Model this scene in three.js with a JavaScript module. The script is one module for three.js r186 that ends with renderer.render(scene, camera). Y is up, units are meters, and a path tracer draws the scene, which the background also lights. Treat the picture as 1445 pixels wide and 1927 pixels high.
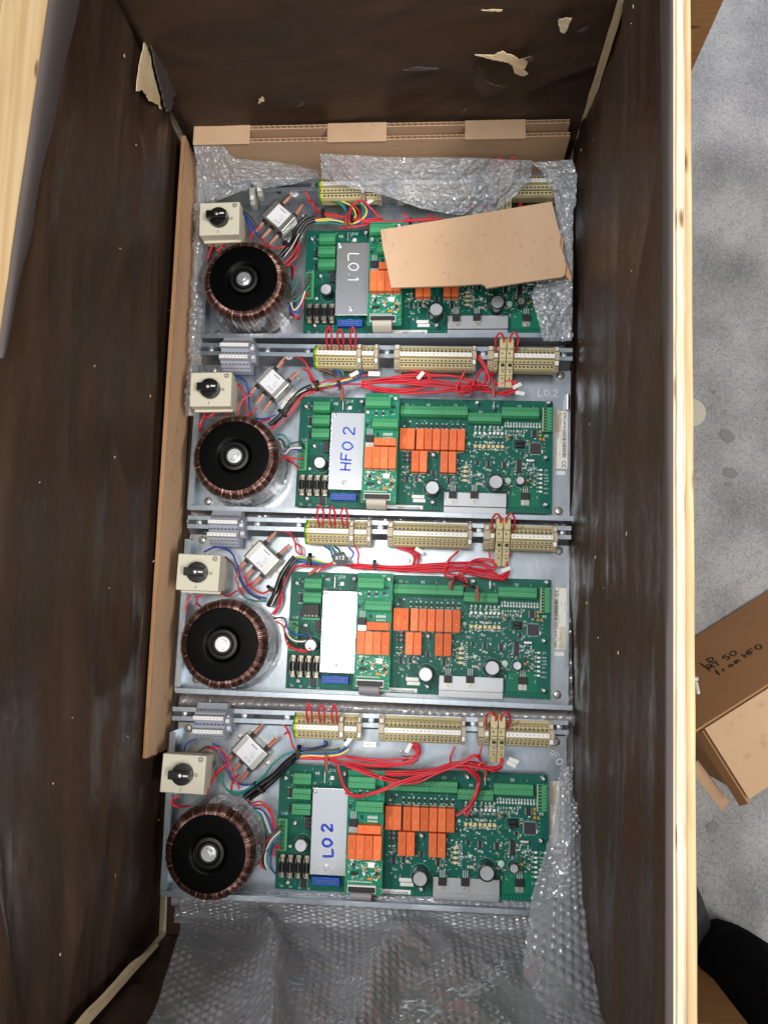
import * as THREE from 'three';
import { mergeGeometries } from 'three/addons/utils/BufferGeometryUtils.js';
import { RoundedBoxGeometry } from 'three/addons/geometries/RoundedBoxGeometry.js';
import { ImprovedNoise } from 'three/addons/math/ImprovedNoise.js';
import { MarchingCubes } from 'three/addons/objects/MarchingCubes.js';
import { RectAreaLightUniformsLib } from 'three/addons/lights/RectAreaLightUniformsLib.js';

// ------------------------------------------------------------------ camera, lamps, exposure
const scene = new THREE.Scene();
const camera = new THREE.PerspectiveCamera(63.75, 767 / 1024, 0.02, 60);
{
  const right = new THREE.Vector3(0.9976829, -0.0673854, -0.0093842), up = new THREE.Vector3(0, 0.1379304, -0.9904419), back = new THREE.Vector3(0.0680357, 0.988147, 0.1376108);
  camera.quaternion.setFromRotationMatrix(new THREE.Matrix4().makeBasis(right, up, back));
  camera.position.set(0, 1.0695, 0);
}
scene.add(camera);
const renderer = new THREE.WebGLRenderer({ antialias: true });
renderer.setSize(767, 1024);
renderer.toneMapping = THREE.LinearToneMapping;
renderer.toneMappingExposure = 1.1;
renderer.shadowMap.enabled = true;
document.body.appendChild(renderer.domElement);
RectAreaLightUniformsLib.init();
scene.background = new THREE.Color().setRGB(0.185, 0.188, 0.195);      // the plain grey hall around and above the crate
scene.environmentIntensity = 1;
function panelLamp(w, h, intensity, x, y, z, tx, ty, tz, color) {
  const l = new THREE.RectAreaLight(color, intensity, w, h);
  l.position.set(x, y, z); l.lookAt(tx, ty, tz); scene.add(l);
  return l;
}
panelLamp(0.3, 0.26, 19, -0.24, 1.52, -0.09, -0.14, 0, -0.08, 0xfff6ea);    // work lamp above the open crate
panelLamp(5, 4, 0.64, 0, 4.6, -0.1, 0, 0, -0.099, 0xf4f8ff);       // hall lamps
panelLamp(1.4, 0.35, 78, 2.1, 4.2, 0.9, 0.1, 0, 0, 0xfffaf2);
panelLamp(1.4, 0.35, 62, -2.3, 4.2, -1.3, -0.1, 0, -0.1, 0xfbfcff);
panelLamp(1.4, 0.35, 26, 0.5, 4.2, 2.6, 0, 0, -0.1, 0xfbfcff);

// ------------------------------------------------------------------ helpers
const rng = (s) => () => { s = (s + 0x6d2b79f5) | 0; let t = Math.imul(s ^ (s >>> 15), 1 | s); t = (t + Math.imul(t ^ (t >>> 7), 61 | t)) ^ t; return ((t ^ (t >>> 14)) >>> 0) / 4294967296; };
const V = (x, y, z) => new THREE.Vector3(x, y, z);
const lerp = (a, b, t) => a + (b - a) * t, clamp = (x, a = 0, b = 1) => Math.min(b, Math.max(a, x)), sst = (a, b, x) => { const t = clamp((x - a) / (b - a)); return t * t * (3 - 2 * t); };
const perlin = new ImprovedNoise();
const fbm = (x, y, z = 0, o = 4) => { let s = 0, a = 0.5, f = 1; for (let i = 0; i < o; i++) { s += a * perlin.noise(x * f, y * f, z * f + i * 7.3); a *= 0.5; f *= 2.03; } return s; };
const usedNames = {};
const numbered = (n) => { const k = usedNames[n] = (usedNames[n] ?? -1) + 1; return k ? `${n}_${String(k).padStart(3, '0')}` : n; };
function thing(name, label, category, group, kind) {
  const o = new THREE.Group(); o.name = numbered(name); scene.add(o);
  if (kind) o.userData.kind = kind;
  if (label) o.userData.label = label;
  if (category) o.userData.category = category;
  if (group) o.userData.group = group;
  return o;
}
const _c = new THREE.Color();
function paint(g, hex) {
  const n = g.attributes.position.count, a = new Float32Array(n * 3); _c.set(hex);
  for (let i = 0; i < n; i++) { a[i * 3] = _c.r; a[i * 3 + 1] = _c.g; a[i * 3 + 2] = _c.b; }
  g.setAttribute('color', new THREE.BufferAttribute(a, 3)); return g;
}
function norm(g, colored) {
  g = g.index ? g.toNonIndexed() : g;
  for (const k of Object.keys(g.attributes)) if (!['position', 'normal', 'uv', 'color'].includes(k)) g.deleteAttribute(k);
  if (!g.attributes.normal) g.computeVertexNormals();
  if (!g.attributes.uv) g.setAttribute('uv', new THREE.BufferAttribute(new Float32Array(g.attributes.position.count * 2), 2));
  if (colored && !g.attributes.color) paint(g, 0xffffff);
  return g;
}
function merge(list, groups = false) {
  list = (list.isBufferGeometry ? [list] : list).flat(9); const colored = list.some((g) => g.attributes.color);
  return mergeGeometries(list.map((g) => norm(g, colored)), groups);
}
const MM = 0.001;
const cache = {};
const once = (k, f) => cache[k] ?? (cache[k] = f());
// geometry lists are in millimetres (x along the panel, y up, z towards the near end); part() makes ONE mesh of them
function part(parent, name, geos, mat, label) {
  const g = geos.isBufferGeometry ? geos : merge(geos).scale(MM, MM, MM);
  const m = new THREE.Mesh(g, mat); m.name = name; m.castShadow = m.receiveShadow = true; parent.add(m);
  if (label) m.userData.label = label;
  return m;
}
const gmm = (geos) => merge(geos).scale(MM, MM, MM);
function solid(name, geos, mat, label, category, kind, parent = scene) {   // metres
  const g = geos.isBufferGeometry ? geos : merge(geos);
  const m = new THREE.Mesh(g, mat); m.name = parent === scene ? numbered(name) : name; m.castShadow = m.receiveShadow = true; parent.add(m);
  if (label) m.userData.label = label; if (category) m.userData.category = category; if (kind) m.userData.kind = kind;
  return m;
}
const box = (w, h, d, x = 0, y = 0, z = 0, c) => { const g = new THREE.BoxGeometry(w, h, d).translate(x, y, z); return c === undefined ? g : paint(g, c); };
const rbox = (w, h, d, r, x = 0, y = 0, z = 0, c) => { const g = new RoundedBoxGeometry(w, h, d, 2, r).translate(x, y, z); return c === undefined ? g : paint(g, c); };
// box from its bounds: x0..x1, base y0 .. top y1, z0..z1
const bb = (x0, x1, y0, y1, z0, z1, c, r) => r ? rbox(x1 - x0, y1 - y0, z1 - z0, r, (x0 + x1) / 2, (y0 + y1) / 2, (z0 + z1) / 2, c) : box(x1 - x0, y1 - y0, z1 - z0, (x0 + x1) / 2, (y0 + y1) / 2, (z0 + z1) / 2, c);
const cyl = (r0, r1, h, x, y, z, n = 20, c) => { const g = new THREE.CylinderGeometry(r1, r0, h, n).translate(x, y + h / 2, z); return c === undefined ? g : paint(g, c); };
const lathe = (pts, n, x = 0, y = 0, z = 0, c) => { const g = new THREE.LatheGeometry(pts.map(([a, b]) => new THREE.Vector2(a, b)), n).translate(x, y, z); return c === undefined ? g : paint(g, c); };
function tube(pts, r, seg, rad = 6, c) { const g = new THREE.TubeGeometry(new THREE.CatmullRomCurve3(pts, false, 'centripetal'), seg, r, rad); return c === undefined ? g : paint(g, c); }
// prism: a closed profile of [z, y] points, extruded along x from x0 to x1
function prism(profile, x0, x1, c, bevel = 0) {
  const s = new THREE.Shape(profile.map(([z, y]) => new THREE.Vector2(z, y)));
  const g = new THREE.ExtrudeGeometry(s, { depth: x1 - x0 - 2 * bevel, bevelEnabled: bevel > 0, bevelSize: bevel, bevelThickness: bevel, bevelOffset: -bevel, bevelSegments: 1, steps: 1 });
  g.applyMatrix4(new THREE.Matrix4().makeBasis(V(0, 0, 1), V(0, 1, 0), V(1, 0, 0)));      // shape x -> z, shape y -> y, depth -> x
  // that basis mirrors, so turn the faces over
  const q = norm(g), p = q.attributes;
  for (const a of Object.values(p)) { const s2 = a.itemSize, d = a.array; for (let i = 0; i < a.count; i += 3) for (let k = 0; k < s2; k++) { const t = d[(i + 1) * s2 + k]; d[(i + 1) * s2 + k] = d[(i + 2) * s2 + k]; d[(i + 2) * s2 + k] = t; } }
  q.translate(x0 + bevel, 0, 0); q.computeVertexNormals();
  return c === undefined ? q : paint(q, c);
}
// a flat plate whose outline is given in [x, z]; top at y
function slab(outline, y0, y1, c) {
  const s = new THREE.Shape(outline.map(([x, z]) => new THREE.Vector2(x, -z)));
  const g = new THREE.ExtrudeGeometry(s, { depth: y1 - y0, bevelEnabled: false }).rotateX(-Math.PI / 2).translate(0, y0, 0);
  return c === undefined ? g : paint(g, c);
}
// a grid surface f(u, v) -> Vector3, u and v in 0..1; drop(u, v) leaves cells out; uv in metres (su, sv)
function sheet(nu, nv, f, su = 1, sv = 1, drop, tint) {
  const P = [], U = [], C = [], I = [];
  for (let j = 0; j <= nv; j++) for (let i = 0; i <= nu; i++) {
    const p = f(i / nu, j / nv); P.push(p.x, p.y, p.z); U.push((i / nu) * su, (j / nv) * sv);
    if (tint) { const c = tint(i / nu, j / nv); C.push(c.r, c.g, c.b); }
  }
  for (let j = 0; j < nv; j++) for (let i = 0; i < nu; i++) {
    if (drop && drop((i + 0.5) / nu, (j + 0.5) / nv)) continue;
    const a = j * (nu + 1) + i, b = a + 1, c = a + nu + 1, d = c + 1; I.push(a, c, b, b, c, d);
  }
  const g = new THREE.BufferGeometry();
  g.setAttribute('position', new THREE.Float32BufferAttribute(P, 3)); g.setAttribute('uv', new THREE.Float32BufferAttribute(U, 2));
  if (tint) g.setAttribute('color', new THREE.Float32BufferAttribute(C, 3));
  g.setIndex(I); g.computeVertexNormals(); return g;
}
// ------------------------------------------------------------------ textures
function noiseTex(n, f, srgb = true) {
  const d = new Uint8Array(n * n * 4);
  for (let j = 0; j < n; j++) for (let i = 0; i < n; i++) { const c = f(i / n, j / n, i, j), o = (j * n + i) * 4; d[o] = clamp(c[0]) * 255; d[o + 1] = clamp(c[1]) * 255; d[o + 2] = clamp(c[2]) * 255; d[o + 3] = 255; }
  const t = new THREE.DataTexture(d, n, n); t.wrapS = t.wrapT = THREE.RepeatWrapping; t.magFilter = THREE.LinearFilter; t.minFilter = THREE.LinearMipmapLinearFilter; if (srgb) t.colorSpace = THREE.SRGBColorSpace; t.needsUpdate = true; return t;
}
// tileable fractal noise
function tileNoise(px, py, o = 4, seed = 0) {
  return (u, v) => { let s = 0, a = 0.5, fx = px, fy = py; for (let k = 0; k < o; k++) {
    const x = u * fx, y = v * fy, x0 = Math.floor(x), y0 = Math.floor(y), tx = x - x0, ty = y - y0, h = (i, j) => { i = ((i % fx) + fx) % fx; j = ((j % fy) + fy) % fy; let q = Math.imul(i + 17 * k + seed, 374761393) + Math.imul(j + 91 * seed, 668265263); q = Math.imul(q ^ (q >>> 13), 1274126177); return ((q ^ (q >>> 16)) >>> 0) / 4294967296; };
    const sx = tx * tx * (3 - 2 * tx), sy = ty * ty * (3 - 2 * ty); s += a * lerp(lerp(h(x0, y0), h(x0 + 1, y0), sx), lerp(h(x0, y0 + 1), h(x0 + 1, y0 + 1), sx), sy); a *= 0.5; fx *= 2; fy *= 2; } return s; };
}
const mix3 = (a, b, t) => [lerp(a[0], b[0], t), lerp(a[1], b[1], t), lerp(a[2], b[2], t)];
const hex3 = (h) => [(h >> 16) / 255, ((h >> 8) & 255) / 255, (h & 255) / 255];
const rep = (t, x, y) => { const c = t.clone(); c.repeat.set(x, y); c.needsUpdate = true; return c; };
function canvasTex(w, h, draw) {
  const c = document.createElement('canvas'); c.width = w; c.height = h; const x = c.getContext('2d'); draw(x, w, h);
  const t = new THREE.CanvasTexture(c); t.colorSpace = THREE.SRGBColorSpace; t.magFilter = THREE.LinearFilter; t.anisotropy = 8; return t;
}
const knots = (() => { const R = rng(12); return Array.from({ length: 5 }, () => [R(), R(), 0.02 + R() * 0.02]); })();
const woodTex = (() => { const a = tileNoise(40, 2, 4, 3), b = tileNoise(6, 3, 3, 8), c = tileNoise(256, 8, 2, 5), d = tileNoise(5, 5, 4, 6); return noiseTex(512, (u, v) => {
  let kn = 0; for (const [x, y, r] of knots) kn = Math.max(kn, Math.exp(-(((u - x) / r) ** 2 + ((v - y) / (r * 0.6)) ** 2)));
  const w = b(u, v), ring = 0.5 + 0.5 * Math.sin((u * 11 + w * 2.2 + kn * 1.5) * 6.283), g = a(u, v); let k = mix3(hex3(0xf0e4cc), hex3(0xd9bd92), clamp(ring * 0.38 + (g - 0.45) * 0.9)); k = mix3(k, hex3(0xa27a4e), clamp((c(u, v) - 0.6) * 2.4)); k = mix3(k, hex3(0xb79466), clamp((d(u, v) - 0.56) * 2.4) * 0.6); k = mix3(k, hex3(0x6e4526), clamp(kn * 1.3 - 0.25) * 0.8); return k; }); })();
const woodBump = (() => { const a = tileNoise(60, 3, 3, 33); return noiseTex(256, (u, v) => { const q = a(u, v); return [q, q, q]; }, false); })();
const filmNoise = tileNoise(12, 4, 5, 11), filmFine = tileNoise(128, 96, 3, 21);
const filmTex = noiseTex(1024, (u, v) => { const s = filmNoise(u, v), f = filmFine(u, v); let k = mix3(hex3(0x3a2b21), hex3(0x58483b), clamp((s - 0.22) * 0.9)); k = mix3(k, hex3(0x776a5c), clamp((f - 0.66) * 1.3)); return k; });
const filmRough = noiseTex(512, (u, v) => { const s = filmNoise(u, v), f = filmFine(u, v); const r = clamp(0.43 + (s - 0.45) * 0.5 + (f - 0.5) * 0.25, 0.26, 0.8); return [r, r, r]; }, false);
const conBig = tileNoise(6, 6, 4, 31), conFine = tileNoise(300, 300, 2, 41), conMid = tileNoise(40, 40, 3, 51);
const concreteTex = noiseTex(1024, (u, v) => { const f = conFine(u, v), m = conMid(u, v), b = conBig(u, v); let k = mix3(hex3(0xa3a3a5), hex3(0x747478), clamp((b - 0.28) * 2.1)); k = mix3(k, hex3(0x5e5e62), clamp((f - 0.40) * 3.5) * 0.55); k = mix3(k, hex3(0xb2b1b1), clamp((0.34 - f) * 4) * 0.5); k = mix3(k, hex3(0xb0afae), clamp((m - 0.58) * 2.5) * 0.5); return k; });
const kraft1 = tileNoise(90, 90, 3, 61), kraft2 = tileNoise(5, 5, 3, 71), kraft3 = tileNoise(200, 40, 2, 72);
const kraftTex = noiseTex(512, (u, v) => { let k = mix3(hex3(0xcfae8e), hex3(0xbd9a78), clamp((kraft2(u, v) - 0.2) * 1.5)); k = mix3(k, hex3(0xa07a58), clamp((kraft1(u, v) - 0.6) * 2.2)); k = mix3(k, hex3(0xd2b08d), clamp((kraft3(u, v) - 0.66) * 2.4)); return k; });
const spang = tileNoise(36, 36, 2, 81), spang2 = tileNoise(8, 8, 3, 82);
const zincTex = noiseTex(512, (u, v) => { const s = spang(u, v), b = spang2(u, v), k = clamp(0.84 + (s - 0.38) * 0.08 + (b - 0.45) * 0.08); return [k * 0.97, k * 0.99, k]; });
const zincRough = noiseTex(512, (u, v) => { const r = clamp(0.31 + (spang(u, v) - 0.38) * 0.06 + (spang2(u, v) - 0.45) * 0.07, 0.2, 0.45); return [r, r, r]; }, false);
// ------------------------------------------------------------------ materials
const std = (o) => new THREE.MeshStandardMaterial(o), phy = (o) => new THREE.MeshPhysicalMaterial(o);
const M = {
  plastic: std({ vertexColors: true, roughness: 0.5 }), matte: std({ vertexColors: true, roughness: 0.85 }), gloss: phy({ vertexColors: true, roughness: 0.25, clearcoat: 0.4 }),
  wire: phy({ vertexColors: true, roughness: 0.32, clearcoat: 0.3, clearcoatRoughness: 0.25 }),
  zinc: std({ map: zincTex, roughnessMap: zincRough, metalness: 0.9, color: 0xd8e0e8 }),
  steel: std({ color: 0xd6d8da, metalness: 1, roughness: 0.36 }), darkSteel: std({ color: 0x4a4e54, metalness: 0.8, roughness: 0.45 }), dullSteel: std({ color: 0xb5b4ae, metalness: 0.9, roughness: 0.36 }),
  alu: std({ color: 0xd4d7da, metalness: 0.9, roughness: 0.2 }), sinkAlu: std({ color: 0xb0b3b6, metalness: 0.9, roughness: 0.42 }), capTop: std({ color: 0xb4b7ba, metalness: 0.9, roughness: 0.4 }), solder: std({ vertexColors: true, metalness: 0.6, roughness: 0.3 }),
  copper: phy({ vertexColors: true, metalness: 0.75, roughness: 0.26, clearcoat: 0.5, clearcoatRoughness: 0.15 }),
  blackCap: phy({ color: 0x030303, roughness: 0.36, specularIntensity: 0.16 }),
  glassTube: phy({ color: 0xffffff, roughness: 0.04, transmission: 1, thickness: 0, ior: 1.5 }),
  clear: phy({ color: 0xf8fafa, roughness: 0.08, transmission: 0.95, thickness: 0, ior: 1.5, side: THREE.DoubleSide }),
  sleeve: phy({ color: 0xe7a890, roughness: 0.25, transmission: 0.5, thickness: 0, ior: 1.5 }),
  bubble: phy({ color: 0xdde1e7, roughness: 0.06, transmission: 0.67, thickness: 0, ior: 1.85, side: THREE.DoubleSide }),
  bubblePale: phy({ color: 0xccd0d6, roughness: 0.08, transmission: 0.62, thickness: 0, ior: 1.85, side: THREE.DoubleSide }),
  bubbleDense: phy({ color: 0xcfd1d6, roughness: 0.08, transmission: 0.63, thickness: 0, ior: 1.85, side: THREE.DoubleSide }),
  film: phy({ map: filmTex, roughnessMap: filmRough, roughness: 1.25, specularIntensity: 0.7, specularColor: 0xfff0e2, side: THREE.DoubleSide }),
  filmBack: std({ color: 0x4c4442, roughness: 0.65, side: THREE.DoubleSide }),
  wood: std({ map: woodTex, roughness: 0.62, bumpMap: woodBump, bumpScale: 0.0012 }), woodDark: std({ map: woodTex, color: 0xeedcc2, roughness: 0.7 }), post: std({ map: woodTex, color: 0x9a7650, roughness: 0.75 }),
  paleWood: std({ map: woodTex, color: 0xfff8ea, roughness: 0.7, side: THREE.DoubleSide }),
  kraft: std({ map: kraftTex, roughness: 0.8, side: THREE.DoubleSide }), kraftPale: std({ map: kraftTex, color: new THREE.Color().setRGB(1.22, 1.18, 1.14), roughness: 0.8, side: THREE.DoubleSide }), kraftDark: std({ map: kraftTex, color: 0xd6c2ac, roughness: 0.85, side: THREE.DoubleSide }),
  white: std({ color: 0xe6e5e0, roughness: 0.6 }), cream: std({ color: 0xd9d3bd, roughness: 0.45 }), black: std({ color: 0x0b0b0c, roughness: 0.45 }),
  ink: std({ color: 0x101010, roughness: 0.7, side: THREE.DoubleSide }), blueInk: std({ color: 0x1239b8, roughness: 0.55, side: THREE.DoubleSide }), whiteInk: std({ color: 0xf2f2f0, roughness: 0.6, side: THREE.DoubleSide }),
  leftWood: std({ map: woodTex, color: 0xbcab90, roughness: 0.75 }),
  concrete: std({ map: concreteTex, roughness: 0.75 }), trousers: phy({ specularIntensity: 0.2, color: 0x07070a, roughness: 0.95 }), jacket: std({ color: 0x14161c, roughness: 0.9 }), shoe: std({ color: 0x3c3d42, roughness: 0.6 }), skin: std({ color: 0xc0896a, roughness: 0.6 }), hair: std({ color: 0x1c140e, roughness: 0.7 }),
};
// a point of the photographed place: where the line of sight through a pixel of the 1445 x 1927 photograph meets the height y
const EYE = [[0.9976829, -0.0673855, -0.0093842], [0, -0.1379304, 0.9904419], [-0.0680357, -0.9881470, -0.1376108]];
function at(px, py, y) {
  const a = (px - 722.5) / 1549.4, b = (py - 963.5) / 1549.4, d = [0, 1, 2].map((i) => EYE[0][i] * a + EYE[1][i] * b + EYE[2][i]), t = (y - 1.0695) / d[1];
  return V(t * d[0], y, t * d[2]);
}
const along = (pts, t) => { const n = pts.length - 1, k = Math.min(n - 1, Math.floor(t * n)), f = t * n - k; return pts[k].map((a, i) => lerp(a, pts[k + 1][i], f)); };
const FLOOR_Y = -0.15, BASE_Y = -0.022, TOP_Y = 0.424, BACK_Z = -0.66, NEAR_Z = 0.392;
const xOut = (z) => 0.2035 - 0.038 * (z + 0.23), xIn = (z) => xOut(z) - 0.02, xLeft = -0.348, xTopL = (z) => -0.349 - 0.068 * (z + 0.56), xFilmL = (z) => lerp(xLeft + 0.002, xTopL(z) + 0.002, sst(0.36, -0.1, z));

// ------------------------------------------------------------------ the setting: concrete floor
{
  const g = new THREE.PlaneGeometry(14, 14).rotateX(-Math.PI / 2).translate(0, FLOOR_Y, 0); const uv = g.attributes.uv; for (let i = 0; i < uv.count; i++) uv.setXY(i, uv.getX(i) * 26, uv.getY(i) * 26);
  solid('concrete_floor', g, M.concrete, 'speckled grey concrete floor outside the crate', 'floor', 'structure');
  const spot = std({ color: 0x77777a, roughness: 0.6 });
  const st = [[1367, 820, 14], [1373, 890, 13], [1368, 911, 6], [1340, 1556, 11], [1343, 738, 4]].map(([x, y, r], i) => { const c = at(x, y, FLOOR_Y), R = r / 1549.4 * 1.24; const pts = []; for (let k = 0; k < 18; k++) { const a = k / 18 * 6.283; const q = R * (0.9 + 0.16 * Math.sin(a * 2 + i) + 0.06 * Math.sin(a * 5 + i)); pts.push([c.x + Math.cos(a) * q, c.z + Math.sin(a) * q]); } return slab(pts, FLOOR_Y + 0.0005, FLOOR_Y + 0.001); });
  solid('floor_stains', st, spot, 'round dark damp spots on the grey concrete floor', 'stains', 'stuff');
}
// ------------------------------------------------------------------ the crate
const crate = thing('wooden_crate', 'open pine and plywood crate lined with torn dark brown film', 'crate');
const uvBox = (g, k = 2, s = 0.6) => { const p = g.attributes.position, n = g.attributes.normal, uv = g.attributes.uv; for (let i = 0; i < p.count; i++) { const ax = Math.abs(n.getX(i)), ay = Math.abs(n.getY(i)), az = Math.abs(n.getZ(i)); if (ax >= ay && ax >= az) uv.setXY(i, p.getY(i) * k, p.getZ(i) * k * s); else if (ay >= az) uv.setXY(i, p.getX(i) * k, p.getZ(i) * k * s); else uv.setXY(i, p.getY(i) * k, p.getX(i) * k * s); } return g; };
function board(name, corners, y0, y1, mat, k = 2, seed = 1) {   // an upright board: corners [x, z] of its foot print
  const R = rng(seed), out = [], N = 60; corners.forEach(([x, z], i) => { const [x2, z2] = corners[(i + 1) % corners.length], n = Math.abs(z2 - z) > 0.3 ? N : 1; for (let t = 0; t < n; t++) { const f = t / n, w = n > 1 && t ? 0.0011 * fbm(f * 9, i * 3 + seed, 2, 3) + (R() < 0.05 ? (R() - 0.5) * 0.0016 : 0) : 0; out.push([lerp(x, x2, f) + w, lerp(z, z2, f)]); } });
  const s = new THREE.Shape(out.map(([x, z]) => new THREE.Vector2(x, -z)));
  const g = norm(new THREE.ExtrudeGeometry(s, { depth: y1 - y0 - 0.003, bevelEnabled: true, bevelSize: 0.0015, bevelThickness: 0.0015, bevelOffset: -0.0015, bevelSegments: 2 }).rotateX(-Math.PI / 2).translate(0, y0 + 0.0015, 0));
  uvBox(g, k * 2.6, 0.16); const uv = g.attributes.uv, du = R() * 3, dv = R() * 3; for (let i = 0; i < uv.count; i++) uv.setXY(i, uv.getX(i) + du, uv.getY(i) + dv);
  return solid(name, g, mat, null, null, null, crate);
}
const zb = BACK_Z - 0.006, zn = NEAR_Z + 0.006;
// right wall: plywood sheet, outer batten a little lower, corner posts
board('plywood_wall', [[xIn(zb), zb], [xOut(zb) - 0.0085, zb], [xOut(zn) - 0.0085, zn], [xIn(zn), zn]], BASE_Y - 0.03, TOP_Y, M.wood, 4, 3);
board('batten', [[xOut(zb) - 0.008, zb - 0.05], [xOut(zb), zb - 0.05], [xOut(zn), zn + 0.05], [xOut(zn) - 0.008, zn + 0.05]], 0.30, TOP_Y - 0.008, M.woodDark, 5, 4);
board('batten', [[xIn(zb) + 0.0035, zb + 0.002], [xOut(zb) - 0.0105, zb + 0.002], [xOut(zn) - 0.0105, zn - 0.002], [xIn(zn) + 0.0035, zn - 0.002]], TOP_Y - 0.002, TOP_Y + 0.003, M.wood, 5, 9);
// left wall
board('plywood_wall', [[xLeft - 0.040, zb], [xTopL(zb) - 0.001, zb], [xTopL(zn) - 0.001, zn], [xLeft - 0.095, zn]], 0.34, TOP_Y, M.leftWood, 3, 5);
solid('plywood_wall', sheet(20, 8, (u, v) => { const z = lerp(zb, zn, u); return V(lerp(xLeft - 0.03, xTopL(z) - 0.03, sst(0, 1, v)), lerp(BASE_Y - 0.03, 0.345, v), z); }, 1.2, 0.6), M.paleWood, null, null, null, crate);
board('batten', [[xLeft - 0.053, zb - 0.03], [xLeft - 0.041, zb - 0.03], [xLeft - 0.096, zn + 0.03], [xLeft - 0.108, zn + 0.03]], 0.30, TOP_Y + 0.003, M.wood, 4, 6);
board('batten', [[xLeft - 0.089, zb - 0.03], [xLeft - 0.054, zb - 0.03], [xLeft - 0.109, zn + 0.03], [xLeft - 0.144, zn + 0.03]], 0.30, TOP_Y - 0.004, M.leftWood, 3, 7);
// end walls, floor boards, posts, skids
board('plywood_wall', [[xLeft - 0.03, zb - 0.02], [xIn(zb) - 0.001, zb - 0.02], [xIn(zb) - 0.001, zb], [xLeft - 0.03, zb]], BASE_Y - 0.03, TOP_Y + 0.006, M.wood, 3, 8);
board('plywood_wall', [[xLeft - 0.03, zn], [xIn(zn) - 0.001, zn], [xIn(zn) - 0.001, zn + 0.02], [xLeft - 0.03, zn + 0.02]], BASE_Y - 0.03, TOP_Y + 0.006, M.wood, 3, 9);
board('floor_board', [[xLeft - 0.02, zb - 0.01], [0.19, zb - 0.01], [0.16, zn + 0.01], [xLeft - 0.02, zn + 0.01]], BASE_Y - 0.055, BASE_Y - 0.031, M.wood, 3, 10);
board('corner_post', [[xOut(zb) + 0.001, -0.75], [0.317, -0.75], [0.317, -0.70], [xOut(zb) + 0.001, -0.70]], FLOOR_Y + 0.001, 0.40, M.post, 4, 11);
board('corner_post', [[xOut(zn) + 0.001, 0.42], [0.330, 0.42], [0.330, 0.47], [xOut(zn) + 0.001, 0.47]], FLOOR_Y + 0.001, 0.094, M.post, 4, 12);
for (const x of [xLeft, -0.1, 0.12]) board('skid', [[x, -0.66], [x + 0.06, -0.66], [x + 0.06, 0.39], [x, 0.39]], FLOOR_Y + 0.001, BASE_Y - 0.056, M.woodDark, 3, 13);

// the film lining: one sheet per wall, with long creases
const crease = (a, y, s) => { const w = fbm(a * 1.6, y * 1.5, s + 9, 2) * 0.16, n = fbm(a * 1.9, (y + w) * 9, s, 3), r = 1 - Math.abs(fbm(a * 2.6 + 4, (y + w * 1.4) * 8, s + 3, 2)) * 2.6, k = sst(-0.25, 0.25, fbm(a * 3, y * 4, s + 13, 2)); return 0.010 * n + 0.0065 * k * r * r * clamp(r) + 0.0036 * fbm(a * 8, y * 24, s + 5, 3) + 0.003 * (0.3 - Math.abs(fbm(a * 6 + y * 5, y * 15, s + 15, 2))) * k + 0.0008 * fbm(a * 60, y * 70, s + 6, 2); };
const wallUV = (g, sa, sb) => { const uv = g.attributes.uv; for (let i = 0; i < uv.count; i++) uv.setXY(i, uv.getY(i) * sb, uv.getX(i) * sa); return g; };
const edge = (v) => sst(0, 0.06, v) * sst(1, 0.93, v);
const filmL = sheet(220, 130, (u, v) => { const z = lerp(BACK_Z, NEAR_Z, u), y = lerp(BASE_Y, TOP_Y - 0.002, v); return V(lerp(xLeft - 0.009, xFilmL(z), sst(0.16, 1, v)) + (0.004 + crease(z, y, 1)) * edge(v) * (u > 0.01 ? 1 : 0.3) * lerp(0.18, 1, sst(0.2, 0.36, v)) + 0.007 * sst(0.2, 0.36, v) * (1 - v), y, z); });
solid('film_lining', wallUV(filmL, 1.6, 1.0), M.film, 'dark brown film with long glossy creases on left wall', null, null, crate);
const filmR = sheet(220, 130, (u, v) => { const z = lerp(NEAR_Z, BACK_Z, u), y = lerp(BASE_Y, TOP_Y - 0.002, v), b = 0.172 - 0.026 * (z + 0.2); return V(lerp(b + 0.004, xIn(z) - 0.002, sst(0, 0.7, v)) - (0.002 + crease(z, y, 20)) * edge(v), y, z); });
solid('film_lining', wallUV(filmR, 1.6, 1.0), M.film, 'dark brown film with long glossy creases on right wall', null, null, crate);
const filmB = sheet(150, 120, (u, v) => { const x = lerp(xIn(BACK_Z) - 0.001, xLeft + 0.001, u), y = lerp(BASE_Y, TOP_Y + 0.004, v); return V(x, y, BACK_Z + 0.002 + (0.004 + 0.8 * crease(x * 1.3 + y * 0.35, y - x * 0.22, 40)) * edge(v) * sst(0, 0.03, u) * sst(1, 0.97, u)); });
solid('film_lining', wallUV(filmB, 0.8, 1.0), M.film, null, null, null, crate);
const filmN = sheet(100, 80, (u, v) => { const x = lerp(xLeft + 0.001, xIn(NEAR_Z) - 0.001, u), y = lerp(BASE_Y, TOP_Y, v); return V(x, y, NEAR_Z - 0.002 - (0.003 + 0.7 * crease(x, y, 60)) * edge(v) * sst(0, 0.03, u) * sst(1, 0.97, u)); });
solid('film_lining', wallUV(filmN, 0.8, 1.0), M.film, null, null, null, crate);
solid('film_lining', wallUV(sheet(60, 100, (u, v) => V(lerp(xLeft, 0.19, u), BASE_Y + 0.001 + 0.003 * fbm(u * 6, v * 9, 3, 2), lerp(NEAR_Z, BACK_Z, v))), 0.8, 1.6), M.film, null, null, null, crate);
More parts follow.
